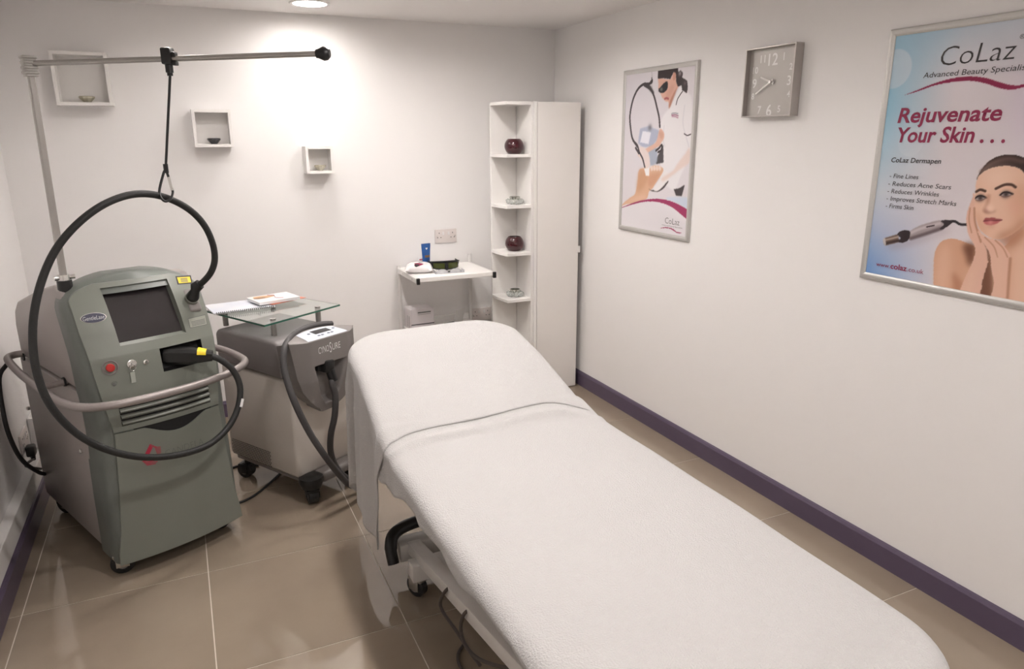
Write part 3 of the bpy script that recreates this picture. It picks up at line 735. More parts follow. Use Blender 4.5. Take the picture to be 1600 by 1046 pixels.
obj('castor_lever', W2(bm_tube(catmull([(-1.742, -2.065, .10), (-1.743, -2.04, .15), (-1.72, -2.01, .188), (-1.64, -1.985, .20), (-1.46, -1.975, .203), (-1.25, -1.985, .20)], 5), [.021]*5+[.023]*21, 12)), BLACKP, co, 60)
ZINC = M('zinc', (.5, .49, .47), .35, 1.0, var=.15, scale=40)
def couch_castor(x, y, a): return castor(co, x-CX, y+2.6, .04, .03, a, .09, ZINC)
couch_castor(-1.672, -2.15, .5); couch_castor(-1.54, -2.12, -.3); couch_castor(-1.25, -2.15, .2)
couch_castor(-1.672, -3.38, .8); couch_castor(-1.25, -3.38, .1)
obj('actuator', W2(join(bm_cyl((-1.565, -2.15, .30), (-1.555, -2.62, .14), .022, 16), bm_cyl((-1.555, -2.6, .145), (-1.553, -2.68, .115), .014, 12), bm_box((-1.56, -2.34, .22), (.05, .1, .07), .008, 2))), GREYC, co)
CABLE = M('cable_grey', S(84, 76, 72), .5)
cab = lambda L_: [pixw(x, y, 0, X) for x, y, X in L_]
W3 = lambda P: [np.array(p)-CO0 for p in P]
obj('cable', bm_tube(catmull(W3(cab([(735, 905, -1.58), (714, 913, -1.64), (697, 923, -1.685), (688, 941, -1.69), (693, 958, -1.685), (712, 985, -1.685), (735, 1020, -1.684), (750, 1040, -1.684)])), 6), .0055, 8), CABLE, co)
obj('cable', bm_tube(catmull(W3(cab([(757, 958, -1.59), (737, 953, -1.66), (724, 962, -1.69), (720, 985, -1.69), (728, 1010, -1.69), (748, 1030, -1.69), (785, 1043, -1.68), (830, 1047, -1.63)])), 6), .0055, 8), CABLE, co)
obj('cable', bm_tube(catmull(W3(cab([(772, 990, -1.565), (785, 1004, -1.565), (805, 1018, -1.565), (822, 1024, -1.56)])), 6), .0055, 8), CABLE, co)
obj('cable', bm_tube(catmull(W3([pixw(x, y, 2, .012) for x, y in [(758, 970), (760, 992), (768, 1006), (782, 1006)]])+W3([pixw(752, 993, 2, .02), pixw(770, 990, 2, .02)]), 5), .005, 8), CABLE, co)
obj('cable', bm_tube(catmull(W3([pixw(x, y, 2, .008) for x, y in [(724, 1008), (716, 1022), (718, 1040), (735, 1060), (770, 1075)]]), 5), .005, 8), CABLE, co)

# ------------------------------------------------------------------ towels draped on the couch
rng = np.random.RandomState(3)
_ph = rng.rand(40)*6.283
def wob(x, y, k=1.0):
    return (math.sin(7*x*k+_ph[0])*math.sin(5*y*k+_ph[1])+.6*math.sin(13*x*k+4*y+_ph[2])+.5*math.sin(17*y*k-6*x+_ph[3]))/2.1
def drape(a, b, x0, x1, y0, y1, rc, top, R, fold=.0, fk=22.0, flare=.06):
    """a, b flat cloth position; rests on a rounded rectangle, then turns down over its edge"""
    cx, cy = (x0+x1)/2, (y0+y1)/2; hx, hy = (x1-x0)/2, (y1-y0)/2
    qx, qy = abs(a-cx)-(hx-rc), abs(b-cy)-(hy-rc)
    sx, sy = (1 if a > cx else -1), (1 if b > cy else -1)
    if qx > 0 and qy > 0: d = math.hypot(qx, qy); sd = d-rc; n = (sx*qx/d, sy*qy/d)
    elif qx > qy: sd = qx-rc; n = (sx, 0)
    else: sd = qy-rc; n = (0, sy)
    z0 = top(min(max(a, x0), x1), min(max(b, y0), y1))
    if sd <= 0: return (a, b, z0)
    px, py = a-n[0]*sd, b-n[1]*sd
    z0 = top(px, py); q = R*math.pi/2
    if sd < q: o_, dz = R*math.sin(sd/R), R*(1-math.cos(sd/R))
    else:
        h = sd-q; s = py*abs(n[0])+px*abs(n[1])+math.atan2(n[1], n[0])*rc
        o_ = R+flare*h+fold*min(1, h/.12)*(math.sin(fk*s+_ph[5])+.45*math.sin(fk*2.3*s+_ph[6])); dz = R+h
    return (px+n[0]*o_, py+n[1]*o_, z0-dz)
def towel(name, label, fn, na, nb, thick):
    bm = bm_grid(fn, np.linspace(0, 1, na), np.linspace(0, 1, nb))
    bmesh.ops.recalc_face_normals(bm, faces=bm.faces)
    me_f = max(bm.faces, key=lambda f: f.normal.z)
    if sum(f.normal.z for f in bm.faces) < 0: bmesh.ops.reverse_faces(bm, faces=bm.faces)
    o = obj(name, bm, TOWEL, None, 80)
    md = o.modifiers.new('thickness', 'SOLIDIFY'); md.thickness = thick; md.offset = 1.0
    return tag(o, label, 'towel', 'white towels on the couch')
HX = [-1.84, -1.80, -1.746, -1.644, -1.504, -1.342, -1.228, -1.151, -1.121]; HY = [-2.384, -2.352, -2.328, -2.319, -2.317, -2.295, -2.290, -2.335, -2.372]
def hem_y(x): return float(np.mean([np.interp(x+d, HX, HY) for d in (-.03, -.015, 0, .015, .03)]))
def top_low(x, y):
    e = (x+1.46)/.34
    z = .692+.004*wob(x, y)-.006*abs(e)**4
    z += .010*math.exp(-((y-hem_y(x)+.052)/.016)**2)*(1 if x < -1.2 else .6)       # ruck in front of the upper towel
    z += .026*max(0, min(1, (y+2.40)/.12))                                         # rises onto the head section
    z -= .010*math.exp(-((x+1.25)/.10)**2-((y+3.60)/.045)**2)
    return z
def low(s, t):
    b = -3.98+1.72*t
    hem = float(np.interp(b, [-3.9, -3.5, -3.33, -3.26, -3.14, -3.0, -2.9, -2.65, -2.5, -2.4, -2.31, -2.26], [.09, .06, .050, .040, .056, .072, .076, .078, .104, .13, .17, .12]))+.006*math.sin(23*b+1)
    a0 = -1.787-hem; a1 = -1.118+.12
    a = a0+(a1-a0)*s
    return drape(a, b, -1.787, -1.118, -3.672, -2.0, .13, top_low, .032, .010, 26, .05)
towel('bath_towel', 'large white terry towel spread over the flat leg end of the couch', low, 110, 190, .006)
def top_up(x, y):
    e = (x+1.46)/.33
    z = float(np.interp(y, [-2.5, -2.34, -2.2, -1.7, -1.58, -1.4], [.700, .709, .740, .838, .845, .843]))
    z = z+.005*wob(x, y, .8)-.010*abs(e)**4
    return max(z, top_low(x, y)+.0068) if y < -2.2 else z
def up(s, t):
    a = -2.305+(1.3)*s                     # flat cloth across the couch
    left = max(0, -1.787-a); right = max(0, a+1.13)
    e = (min(max(a, -1.787), -1.13)+1.46)/.33
    edge = hem_y(min(max(a, -1.83), -1.11))+.42*left-.25*right
    b = edge+(-1.32-.0*left-edge)*t
    hk = max(0, min(1, (b+2.3)/.4)); p = drape(a, b, -1.787+.030*hk, -1.13+.028*hk, -2.9, -1.585, .19 if a < -1.45 else .14, top_up, .035, .014, 17, .03)
    z = p[2]
    return (p[0], p[1], z)
towel('hand_towel', 'white terry towel draped over the raised head end, hanging down its side', up, 120, 110, .0028)

# ------------------------------------------------------------------ sockets
def socket(label, loc, rotz, rockers=True):
    t = thing('wall_socket', label, 'socket', loc, rotz, 'double wall sockets')
    pl = obj('face_plate', bm_box((0, -.005, 0), (.146, .010, .086), .003, 2), M('socket_plate', S(222, 214, 210), .35), t)
    for sx in (-1, 1):
        x = .045*sx
        obj('rocker', bm_box((.018*sx, -.0115, .018), (.012, .004, .020), .0015, 1), WHITEP, t)
        for (dx, dz, w, h) in [(0, .020, .004, .008), (-.011, -.008, .007, .004), (.011, -.008, .007, .004)]:
            obj('painted_pin_hole', bm_box((x+dx, -.0101, dz), (w, .001, h), 0), DARK, t, 0)  # dark chip on the plate, painted for a shaded hole
        obj('plate_screw', bm_tube([(.06*sx, -.0095, 0), (.06*sx, -.0108, 0)], .003, 10), CHROME, t)
    return t
socket('white double wall socket above the small trolley', (-.776, 0, .991), 0)
socket('white double wall socket low down beside the tall cabinet', (-.540, 0, .452), 0)
sk = socket('double wall socket low on the left wall behind the laser machine', (RX0, -.72, .30), math.pi/2)
wb = obj('surface_box', bm_box((0, 0, 0), (.034, .10, .15), .004, 2), WHITEP); wb.location = (RX0+.0175, -.535, .275)
tag(wb, 'white surface-mounted box on the left wall next to the low socket', 'junction box')
# black mains lead with plug
ml = thing('mains_lead', 'black mains lead with plug in the left wall socket', 'cable', (RX0, -.765, .27), math.pi/2)
FLw = Frame(RX0, -.765, 90.0, .27)
obj('plug', join(bm_box((0, -.032, -.008), (.046, .036, .05), .008, 2), bm_tube([(0, -.034, -.03), (0, -.036, -.055)], [.012, .008], 12)), BLACKP, ml)
obj('lead', bm_tube(catmull([(0, -.036, -.05)]+[FLw.loc(pixw(x, y, 0, X)) for x, y, X in [(40, 727, -3.005), (50, 731, -3.0), (64, 733, -2.992)]], 6), .0055, 8), BLACKR, ml)
pl_ = thing('power_cable', 'thick black cable hanging from the laser machine rail down the left wall', 'cable', (-3.0, -.9, 0), 0)
cpts = [(-1, 592, -3.03), (6, 650, -3.02), (18, 690, -3.015), (36, 721, -3.002), (60, 738, -2.982), (70, 741, -2.968)]
obj('lead', bm_tube(catmull([np.array(q)-np.array([-3.0, -.9, 0]) for q in (tuple(FM.o+FM.ax[0]*-.300+FM.ax[1]*.735+FM.ax[2]*.722),)]+[pixw(x, y, 0, X)-np.array([-3.0, -.9, 0]) for x, y, X in cpts], 7), .0085, 10), BLACKR, pl_)
# leads on the floor by the cooling unit
def floor_lead(name, label, pts, r):
    P = [pixw(x, y, 2, z) for x, y, z in pts]; o0 = P[0]
    o = obj(name, bm_tube(catmull([p-o0 for p in P], 6), r, 8), BLACKR, None, 80); o.location = tuple(o0)
    return tag(o, label, 'cable')
floor_lead('floor_cable', 'thin black cable curving over the floor tiles under the cooling unit', [(440, 738, .006), (425, 752, .006), (404, 770, .006), (384, 782, .006), (366, 788, .006), (345, 792, .006)], .0055)
floor_lead('floor_cable', 'short black cable end on the floor behind the laser machine', [(404, 728, .006), (390, 726, .006), (370, 729, .006), (352, 736, .006)], .0055)

# ------------------------------------------------------------------ display boxes and bowls
def box_shelf(label, x0, x1, z0, z1, d=.105, th=.0155):
    t = thing('box_shelf', label, 'shelf', ((x0+x1)/2, 0, z0), 0, 'white box shelves on the back wall'); w = (x1-x0)/2; h = z1-z0
    obj('back_board', bm_b2((-w+th, -.006, th), (w-th, -.001, h-th)), WHITE, t, 0)
    obj('side_board', bm_b2((-w, -d, 0), (-w+th, -.0005, h), .0008, 1), WHITE, t, 0)
    obj('side_board', bm_b2((w-th, -d, 0), (w, -.0005, h), .0008, 1), WHITE, t, 0)
    obj('top_board', bm_b2((-w+th, -d, h-th), (w-th, -.0005, h), .0008, 1), WHITE, t, 0)
    obj('bottom_board', bm_b2((-w+th, -d, 0), (w-th, -.0005, th), .0008, 1), WHITE, t, 0)
box_shelf('largest white box shelf behind the hose arm, high on the left', -2.779, -2.537, 1.756, 2.004)
box_shelf('middle-sized white box shelf right of the hanging cord', -2.187, -1.994, 1.552, 1.744)
box_shelf('smallest white box shelf, nearest the trolley and lowest', -1.624, -1.470, 1.402, 1.552)
GLASSC = M('amber_glass', (.80, .76, .62), .05, trans=.55, ior=1.5, var=.1, scale=40)
GLASSD = M('smoky_glass', (.10, .10, .11), .05, trans=.4, ior=1.5, var=.2, scale=40)
def bowl(name, label, cat, loc, r, h, mat, inner, facets=10, group=None):
    t = thing(name, label, cat, loc, .2, group)
    bm = bmesh.new(); prof = [(r*.45, 0), (r*.62, h*.25), (r*.98, h*.72), (r, h*.9), (r*.9, h), (r*.72, h*.92), (r*.5, h*.55), (0, h*.5)]
    rings = []
    for k, (pr, pz) in enumerate(prof):
        n = facets*2; rings.append([bm.verts.new((pr*(1.0 if j % 2 else .93)*math.cos(math.pi*j/facets), pr*(1.0 if j % 2 else .93)*math.sin(math.pi*j/facets), pz)) for j in range(n)])
    for a_, b_ in zip(rings[:-1], rings[1:]):
        for j in range(len(a_)): bm.faces.new((a_[j], a_[(j+1) % len(a_)], b_[(j+1) % len(a_)], b_[j]))
    bm.faces.new(rings[0][::-1]); bmesh.ops.remove_doubles(bm, verts=bm.verts, dist=1e-6); bmesh.ops.recalc_face_normals(bm, faces=bm.faces)
    obj('bowl', bm, mat, t, 20)
    obj('candle', bm_lathe([(0, h*.62), (r*.55, h*.62), (r*.52, h*.72), (0, h*.73)], 18), inner, t)
    return t
WAX = M('wax', S(226, 220, 206), .5)
bowl('glass_bowl', 'small greenish glass bowl in the largest box shelf', 'bowl', (-2.652, -.055, 1.7718), .037, .030, GLASSC, WAX, group='glass bowls')
bowl('glass_bowl', 'small dark smoky glass bowl in the middle box shelf', 'bowl', (-2.089, -.055, 1.5678), .034, .031, GLASSD, WAX, group='glass bowls')
bowl('glass_bowl', 'small pale glass bowl in the smallest box shelf', 'bowl', (-1.540, -.055, 1.4178), .033, .031, GLASSC, WAX, group='glass bowls')

# ------------------------------------------------------------------ tall cabinet with open end shelves
cb_ = thing('tall_cabinet', 'tall narrow white cabinet with a plain door in the corner', 'cabinet', (-.20, -.43, 0))
FY = -.43
V = lambda p0, p1, bev=.0015: tr(bm_b2(p0, p1, bev, 1), (.20, .43, 0))
obj('carcass', V((-.352, FY+.02, .0), (-.052, -.025, 1.79)), WHITE, cb_, 0)
dr = obj('door', V((-.336, FY, .005), (-.046, FY+.018, 1.795)), M('door_laminate', (.88, .85, .82), .35, var=.01), cb_, 0)
obj('side_edge', V((-.3585, FY-.001, .0), (-.339, FY+.024, 1.797)), WHITE, cb_, 0)
obj('handle', V((-.052, FY-.012, .895), (-.038, FY+.004, .935), .002), WHITE, dr, 0)
su_ = thing('end_shelf_unit', 'open white end shelf unit with five boards beside the cabinet', 'shelf', (-.45, -.32, 0))
V2 = lambda p0, p1, bev=.001: tr(bm_b2(p0, p1, bev, 1), (.45, .32, 0))
obj('back_panel', V2((-.548, -.222, 0), (-.378, -.206, 1.79)), WHITE, su_, 0)
obj('side_panel', V2((-.376, -.424, 0), (-.3595, -.206, 1.79)), WHITE, su_, 0)
SHZ = [1.796, 1.500, 1.204, .918, .630, .30]
for z in SHZ:
    poly = [(-.550, -.222), (-.552, -.30), (-.535, -.427), (-.3765, -.427), (-.3765, -.222)]
    obj('shelf_board', tr(bm_prism(poly, lambda p, q, t: (p, q, t), z-.018, z, .0008, 1), (.45, .32, 0)), WHITE, su_, 0)
REDG = M('dark_red_glass', (.045, .003, .007), .08, var=.1, scale=20, coat=.5)
REDI = M('dark_red_inside', (.02, .002, .004), .3)
for z, lab in ((1.5005, 'round dark red glass vase on the upper end shelf'), (.9185, 'round dark red glass vase on the lower end shelf')):
    t = thing('round_vase', lab, 'vase', (-.441, -.325, z), 0, 'dark red vases')
    R_ = .058
    obj('body', bm_lathe([(.0335, 0)]+[(R_*math.cos(a), .045+.055*math.sin(a)) for a in np.linspace(-.95, .84, 18)]+[(.036, .0865), (.034, .078), (.0, .04)], 32), REDG, t, 60)
    obj('rim', bm_lathe([(.0388, .0858), (.0380, .0872), (.0355, .0872), (.034, .082)], 32, cap=False), REDI, t, 60)
CRYS = M('crystal', (.92, .95, .93), .02, trans=.75, ior=1.55, var=.03)
for z, lab in ((1.2045, 'faceted clear crystal candle holder on the upper middle end shelf'), (.6305, 'faceted clear crystal candle holder on the lowest visible end shelf')):
    t = thing('crystal_holder', lab, 'candle holder', (-.440, -.33, z), .3, 'crystal candle holders')
    for k in range(9):
        a = 2*math.pi*k/9
        bm = bmesh.new(); bmesh.ops.create_icosphere(bm, subdivisions=1, radius=.0165)
        bmesh.ops.scale(bm, vec=(1, 1, 1.0), verts=bm.verts); tr(bm, (.043*math.cos(a), .043*math.sin(a), .0165))
        obj('crystal', bm, CRYS, t, 0)
    obj('cup', bm_lathe([(.030, .004), (.032, .032), (.034, .044), (.029, .045), (.027, .016), (0, .014)], 20), M('silver_cup', (.55, .56, .52), .15, .9), t)

# ------------------------------------------------------------------ small trolley
TZ = .82
tl = thing('trolley', 'small white trolley table with black rail caps in front of the socket', 'trolley', (-.87, -.24, 0))
T = lambda bm: tr(bm, (.87, .24, 0))
obj('top_board', T(bm_b2((-1.100, -.445, TZ-.026), (-.640, -.045, TZ), .002, 1)), WHITE, tl, 0)
for x in (-1.108, -.632):
    r_ = obj('side_rail', T(bm_b2((x-.0085, -.445, TZ-.034), (x+.0085, -.04, TZ-.002), .002, 1)), WMETAL, tl, 0)
    obj('rail_cap', T(bm_b2((x-.0095, -.459, TZ-.036), (x+.0095, -.443, TZ), .002, 1)), BLACKP, r_, 0)
    for y in (-.36, -.16):
        obj('bolt', T(bm_tube([(x-.008 if x < -1 else x+.008, y, TZ-.018), (x-.0115 if x < -1 else x+.0115, y, TZ-.018)], .005, 10)), CHROME, r_)
for x, top in ((-1.108, TZ+.012), (-.635, TZ+.055)):
    obj('leg', T(bm_cyl((x, -.055, .04), (x, -.055, top), .0125, 16)), WMETAL, tl)
    obj('foot_rail', T(bm_b2((x-.011, -.42, .02), (x+.011, -.035, .045), .003, 1)), WMETAL, tl, 0)
obj('lower_shelf', T(bm_b2((-1.096, -.30, .425), (-.648, -.045, .445), .002, 1)), WHITE, tl, 0)
obj('lower_rail', T(bm_b2((-1.096, -.055, .445), (-.648, -.045, .485), .002, 1)), WHITE, tl, 0)
# things on the trolley
pw = lambda px, py, z: pixw(px, py, 2, z)
wp = thing('wipes_packet', 'white soft packet of wipes with dark red print on the trolley', 'packet', (-1.042, -.262, TZ+.0005), math.radians(-18))
def pillow(sx, sy, h, n=18, m_=12):
    def f(s, t):
        x = sx*(s-.5); y = sy*(t-.5); k = (max(0, 1-abs(2*s-1)**3.2))**.55*(max(0, 1-abs(2*t-1)**3.0))**.55
        return x, y, k
    bm = bmesh.new(); top = [[None]*m_ for _ in range(n)]; bot = [[None]*m_ for _ in range(n)]
    for i in range(n):
        for j in range(m_):
            x, y, k = f(i/(n-1), j/(m_-1)); edge = i in (0, n-1) or j in (0, m_-1)
            top[i][j] = bm.verts.new((x, y, h*.3+h*.7*k)); bot[i][j] = top[i][j] if edge else bm.verts.new((x, y, h*.3-h*.3*k))
    for i in range(n-1):
        for j in range(m_-1):
            bm.faces.new((top[i][j], top[i+1][j], top[i+1][j+1], top[i][j+1]))
            try: bm.faces.new((bot[i][j], bot[i][j+1], bot[i+1][j+1], bot[i+1][j]))
            except ValueError: pass
    bmesh.ops.recalc_face_normals(bm, faces=bm.faces)
    return bm
obj('packet', pillow(.165, .12, .062), M('white_film', (.80, .77, .77), .3, bump=.3, bscale=40, bdist=.004), wp, 70)
def pz_(x, y):
    s_, t_ = x/.165+.5, y/.12+.5; return .0186+.0434*(max(0, 1-abs(2*s_-1)**3.2))**.55*(max(0, 1-abs(2*t_-1)**3.0))**.55
for (x, y, a_, b_, mt) in [(-.004, -.040, .026, .012, PLUM), (-.012, -.046, .014, .008, BLACKPR), (-.030, .030, .045, .006, REDP), (.01, -.018, .012, .005, BLACKPR)]:
    bm = bmesh.new(); rr_ = [[bm.verts.new((x+k*a_*math.cos(t)*(1+.25*math.cos(3*t)), y+k*b_*math.sin(t), pz_(x+k*a_*math.cos(t)*(1+.25*math.cos(3*t)), y+k*b_*math.sin(t))+.0012)) for t in np.linspace(0, 6.283, 19)[:-1]] for k in (.02, .35, .7, 1)]
    for p_, q_ in zip(rr_[:-1], rr_[1:]):
        for j in range(18): bm.faces.new((p_[j], p_[(j+1) % 18], q_[(j+1) % 18], q_[j]))
    obj('print', bm, mt, wp, 0)
obj('print', bm_box((-.055, -.049, .026), (.03, .001, .018)), REDP, wp, 0)
tu = thing('cream_tube', 'blue squeeze tube with a white heart standing on its cap', 'tube', (-.953, -.135, TZ+.0005), .15)
bm = bmesh.new(); rings = []
for z, a_, b_ in [(.022, .021, .019), (.03, .023, .020), (.07, .026, .014), (.11, .029, .007), (.135, .031, .0015), (.15, .031, .0012)]:
    rings.append([bm.verts.new((a_*math.cos(t), b_*math.sin(t), z)) for t in np.linspace(0, 6.283, 21)[:-1]])
for p_, q_ in zip(rings[:-1], rings[1:]):
    for j in range(20): bm.faces.new((p_[j], p_[(j+1) % 20], q_[(j+1) % 20], q_[j]))
bm.faces.new(rings[0][::-1]); bm.faces.new(rings[-1]); bmesh.ops.recalc_face_normals(bm, faces=bm.faces)
obj('tube_body', bm, M('blue_tube', S(44, 92, 158), .35, var=.35, scale=30), tu, 60)
obj('cap', bm_lathe([(.019, 0), (.020, .001), (.020, .022), (.018, .0225)], 20), M('blue_cap', S(40, 70, 120), .35), tu)
bm = bmesh.new(); bm.faces.new([bm.verts.new((.007*math.sin(t)**3*1.0, -.0092, .120+.0065*(math.cos(t)-.38*math.cos(2*t)-.15*math.cos(3*t)))) for t in np.linspace(0, 6.283, 25)[:-1]])
obj('heart', bm, WHITEPR, tu, 0)
obj('label_patch', bm_grid(lambda a_, z: ((.0275-.0)*math.cos(a_)*1.0, -.0155*math.sin(a_)-.002-.04*max(0, .07-z)*0, z), np.linspace(.9, 2.2, 8), [.066, .08]), M('brown_print', S(140, 110, 84), .4, var=.3, scale=60), tu, 0)
s2 = thing('small_carton', 'small red and white carton behind the blue tube', 'carton', (-.985, -.115, TZ+.0005), .1)
obj('carton', bm_box((0, 0, .03), (.022, .02, .06), .001, 1), WHITEPR, s2, 0)
for k in range(4): obj('stripe', bm_box((0, -.0104, .012+.013*k), (.021, .0006, .006)), REDP, s2, 0)
# goggles
gg = thing('laser_goggles', 'dark laser safety goggles with green lenses on the trolley', 'goggles', (-.872, -.255, TZ+.0005), math.radians(-6))
arc = lambda a_, rx, ry: (rx*math.sin(a_), -ry*math.cos(a_)+.03)
def gog(off, z0, z1, a0, a1, n): return bm_grid(lambda a_, t: (*arc(a_, .088+off, .058+off), z0+(z1-z0)*t-.004*math.cos(a_*2)*(1-t)), np.linspace(a0, a1, n), np.linspace(0, 1, 5))
fr_ = obj('frame', gog(0, .008, .054, -1.35, 1.35, 30), BLACKP, gg, 60)
md = fr_.modifiers.new('t', 'SOLIDIFY'); md.thickness = .004
LENSG = M('green_lens', (.05, .062, .006), .06, var=.2, coat=.6)
for a0, a1 in ((-.95, -.12), (.12, .95)):
    o = obj('lens', gog(.0045, .016, .046, a0, a1, 12), LENSG, gg, 60)
obj('brow_bar', bm_tube([(*arc(a_, .090, .060), .056-.004*abs(a_)**2) for a_ in np.linspace(-1.4, 1.4, 20)], .005, 8), BLACKP, gg, 60)
for s in (-1, 1): obj('temple', bm_box((.086*s, .055, .04), (.006, .075, .022), .002, 1), BLACKP, gg)
obj('nose_bridge', bm_box((0, -.030, .016), (.016, .008, .028), .003), BLACKP, gg)
# clear eye shields in front
es = thing('clear_eye_shields', 'clear plastic eye shields lying in front of the dark goggles', 'eye shields', (-.885, -.352, TZ+.0005), math.radians(-4))
CLEAR = M('clear_plastic', (.93, .93, .95), .08, trans=.6, ior=1.4, var=.02)
for s in (-1, 1):
    bm = bmesh.new(); bmesh.ops.create_uvsphere(bm, u_segments=16, v_segments=8, radius=1.0)
    bmesh.ops.delete(bm, geom=[v for v in bm.verts if v.co.z < -.01], context='VERTS')
    bmesh.ops.scale(bm, vec=(.037, .022, .020), verts=bm.verts); tr(bm, (.042*s, 0, .003))
    obj('shield', bm, CLEAR, es, 60)
obj('tray', join(bm_b2((-.088, -.028, 0), (.088, .028, .003), .001), bm_b2((-.088, -.028, 0), (-.085, .028, .016)), bm_b2((.085, -.028, 0), (.088, .028, .016))), CLEAR, es, 0)
obj('shield_bridge', bm_box((0, 0, .008), (.018, .006, .006), .002), BLACKP, es)
# carton on the lower shelf
cn = thing('white_carton', 'white cardboard carton with printed lines on the lower trolley shelf', 'carton', (-1.012, -.13, .4455), math.radians(2))
obj('carton', bm_box((0, 0, .066), (.15, .13, .130), .0015, 1), M('carton_card', S(214, 208, 210), .5), cn, 0)
obj('printed_line', bm_box((.012, -.0655, .109), (.085, .0006, .008)), GREYPR, cn, 0)
obj('printed_line', bm_box((.012, -.0655, .097), (.085, .0006, .002)), GREYPR, cn, 0)
obj('printed_band', bm_box((.0, -.0655, .035), (.15, .0006, .006)), BLACKPR, cn, 0)
for k in range(2): obj('printed_line', bm_box((-.0755, -.03+.03*k, .05), (.0006, .006, .07)), GREYPR, cn, 0)
obj('flap', bm_box((0, -.0, .1315), (.148, .06, .001)), MATS['carton_card'], cn, 0)
pt = thing('clear_wallet', 'clear plastic wallet standing on the lower trolley shelf', 'wallet', (-.755, -.16, .4455), math.radians(35))
obj('wallet', bm_box((0, 0, .05), (.10, .004, .10), .001, 1, Matrix.Rotation(.25, 3, 'X')), M('wallet_plastic', (.85, .84, .82), .3, trans=.3), pt, 0)
ps = thing('paper_strip', 'small grey printed packet on the lower trolley shelf', 'packet', (-.83, -.2, .4455), .2)
obj('packet', bm_box((0, 0, .012), (.07, .04, .024), .002, 1), GREYPR, ps, 0)

# ------------------------------------------------------------------ posters and clock on the right wall
class Paint:
    """a flat printed picture: colours worked out per point of a fine grid"""
    def __init__(s, fr, w, h, nx, ny, bg):
        s.fr, s.w, s.h, s.nx, s.ny = fr, w, h, nx, ny
        s.X, s.Z = np.meshgrid(np.linspace(-w/2, w/2, nx), np.linspace(-h/2, h/2, ny))
        s.img = np.zeros((ny, nx, 3))+np.array(bg, float)
        s.step = w/(nx-1)
    def P(s, pts): return np.array([s.fr.pix(x, y, 1, -.010)[[0, 2]] for x, y in pts])
    def blur(s, m, r):
        r = r/s.step
        if r < .4: return m
        k = int(math.ceil(2.5*r)); g = np.exp(-.5*(np.arange(-k, k+1)/r)**2); g /= g.sum()
        for ax in (0, 1):
            pad = [(0, 0), (0, 0)]; pad[ax] = (k, k); q = np.pad(m, pad, mode='edge'); o = np.zeros_like(m)
            for i, c in enumerate(g): o += c*(q[i:i+m.shape[0], :] if ax == 0 else q[:, i:i+m.shape[1]])
            m = o
        return m
    def mask(s, poly):
        m = np.zeros(s.X.shape, bool); n = len(poly)
        for i in range(n):
            x0, z0 = poly[i]; x1, z1 = poly[(i+1) % n]
            if z0 == z1: continue
            c = ((z0 > s.Z) != (z1 > s.Z)) & (s.X < (x1-x0)*(s.Z-z0)/(z1-z0)+x0); m ^= c
        return m.astype(float)
    def fill(s, pts, col, soft=.0012, alpha=1.0, smooth=True, clip=None):
        poly = s.P(pts)
        if smooth: poly = np.array([p[:2] for p in catmull([(a, b, 0) for a, b in poly], 4, True)])
        m = s.blur(s.mask(poly), soft)*alpha
        if clip is not None: m = m*clip
        s.img = s.img*(1-m[..., None])+np.array(col, float)*m[..., None]
        return m
    def line(s, pts, col, width, soft=.001, alpha=1.0):
        P = [np.array(p[:2]) for p in catmull([(a, b, 0) for a, b in s.P(pts)], 5)]
        d = np.full(s.X.shape, 9.0)
        for a, b in zip(P[:-1], P[1:]):
            v = b-a; L2 = v@v+1e-12; t = np.clip(((s.X-a[0])*v[0]+(s.Z-a[1])*v[1])/L2, 0, 1)
            d = np.minimum(d, np.hypot(s.X-a[0]-t*v[0], s.Z-a[1]-t*v[1]))
        m = np.clip((width/2-d)/max(soft, 1e-4)+.5, 0, 1)*alpha
        s.img = s.img*(1-m[..., None])+np.array(col, float)*m[..., None]
    def spot(s, px, py, r, col, alpha=1.0):
        c = s.P([(px, py)])[0]; m = np.exp(-((s.X-c[0])**2+(s.Z-c[1])**2)/(r*r))*alpha
        s.img = s.img*(1-m[..., None])+np.array(col, float)*m[..., None]
    def build(s, parent, name='print'):
        nx, ny = s.nx, s.ny; me = D.meshes.new(name)
        idx = np.arange(nx*ny).reshape(ny, nx)
        f = np.stack([idx[:-1, :-1], idx[:-1, 1:], idx[1:, 1:], idx[1:, :-1]], -1).reshape(-1, 4)
        v = np.stack([s.X, np.full(s.X.shape, -.010), s.Z], -1).reshape(-1, 3)
        me.vertices.add(nx*ny); me.vertices.foreach_set('co', v.ravel())
        me.loops.add(f.size); me.loops.foreach_set('vertex_index', f.ravel().astype(np.int32))
        me.polygons.add(len(f)); me.polygons.foreach_set('loop_start', np.arange(0, f.size, 4, dtype=np.int32))
        me.update(calc_edges=True); me.validate()
        c = np.clip(s.img/255.0, 0, 1); c = np.where(c <= .04045, c/12.92, ((c+.055)/1.055)**2.4)
        at = me.color_attributes.new('print', 'FLOAT_COLOR', 'POINT')
        at.data.foreach_set('color', np.concatenate([c, np.ones((ny, nx, 1))], -1).ravel().astype(np.float32))
        mt = D.materials.new('poster_print'); mt.use_nodes = True; N = mt.node_tree.nodes; L = mt.node_tree.links
        va = N.new('ShaderNodeVertexColor'); va.layer_name = 'print'; b = N['Principled BSDF']
        L.new(va.outputs[0], b.inputs['Base Color']); b.inputs['Roughness'].default_value = .28; b.inputs['Specular IOR Level'].default_value = .35
        return obj(name, me, mt, parent, 0)
def zm(x0, y0, sc, pts): return [(x0+x*sc, y0+y*sc) for x, y in pts]
FRM = M('poster_frame_silver', (.60, .59, .57), .38, .55, var=.03)
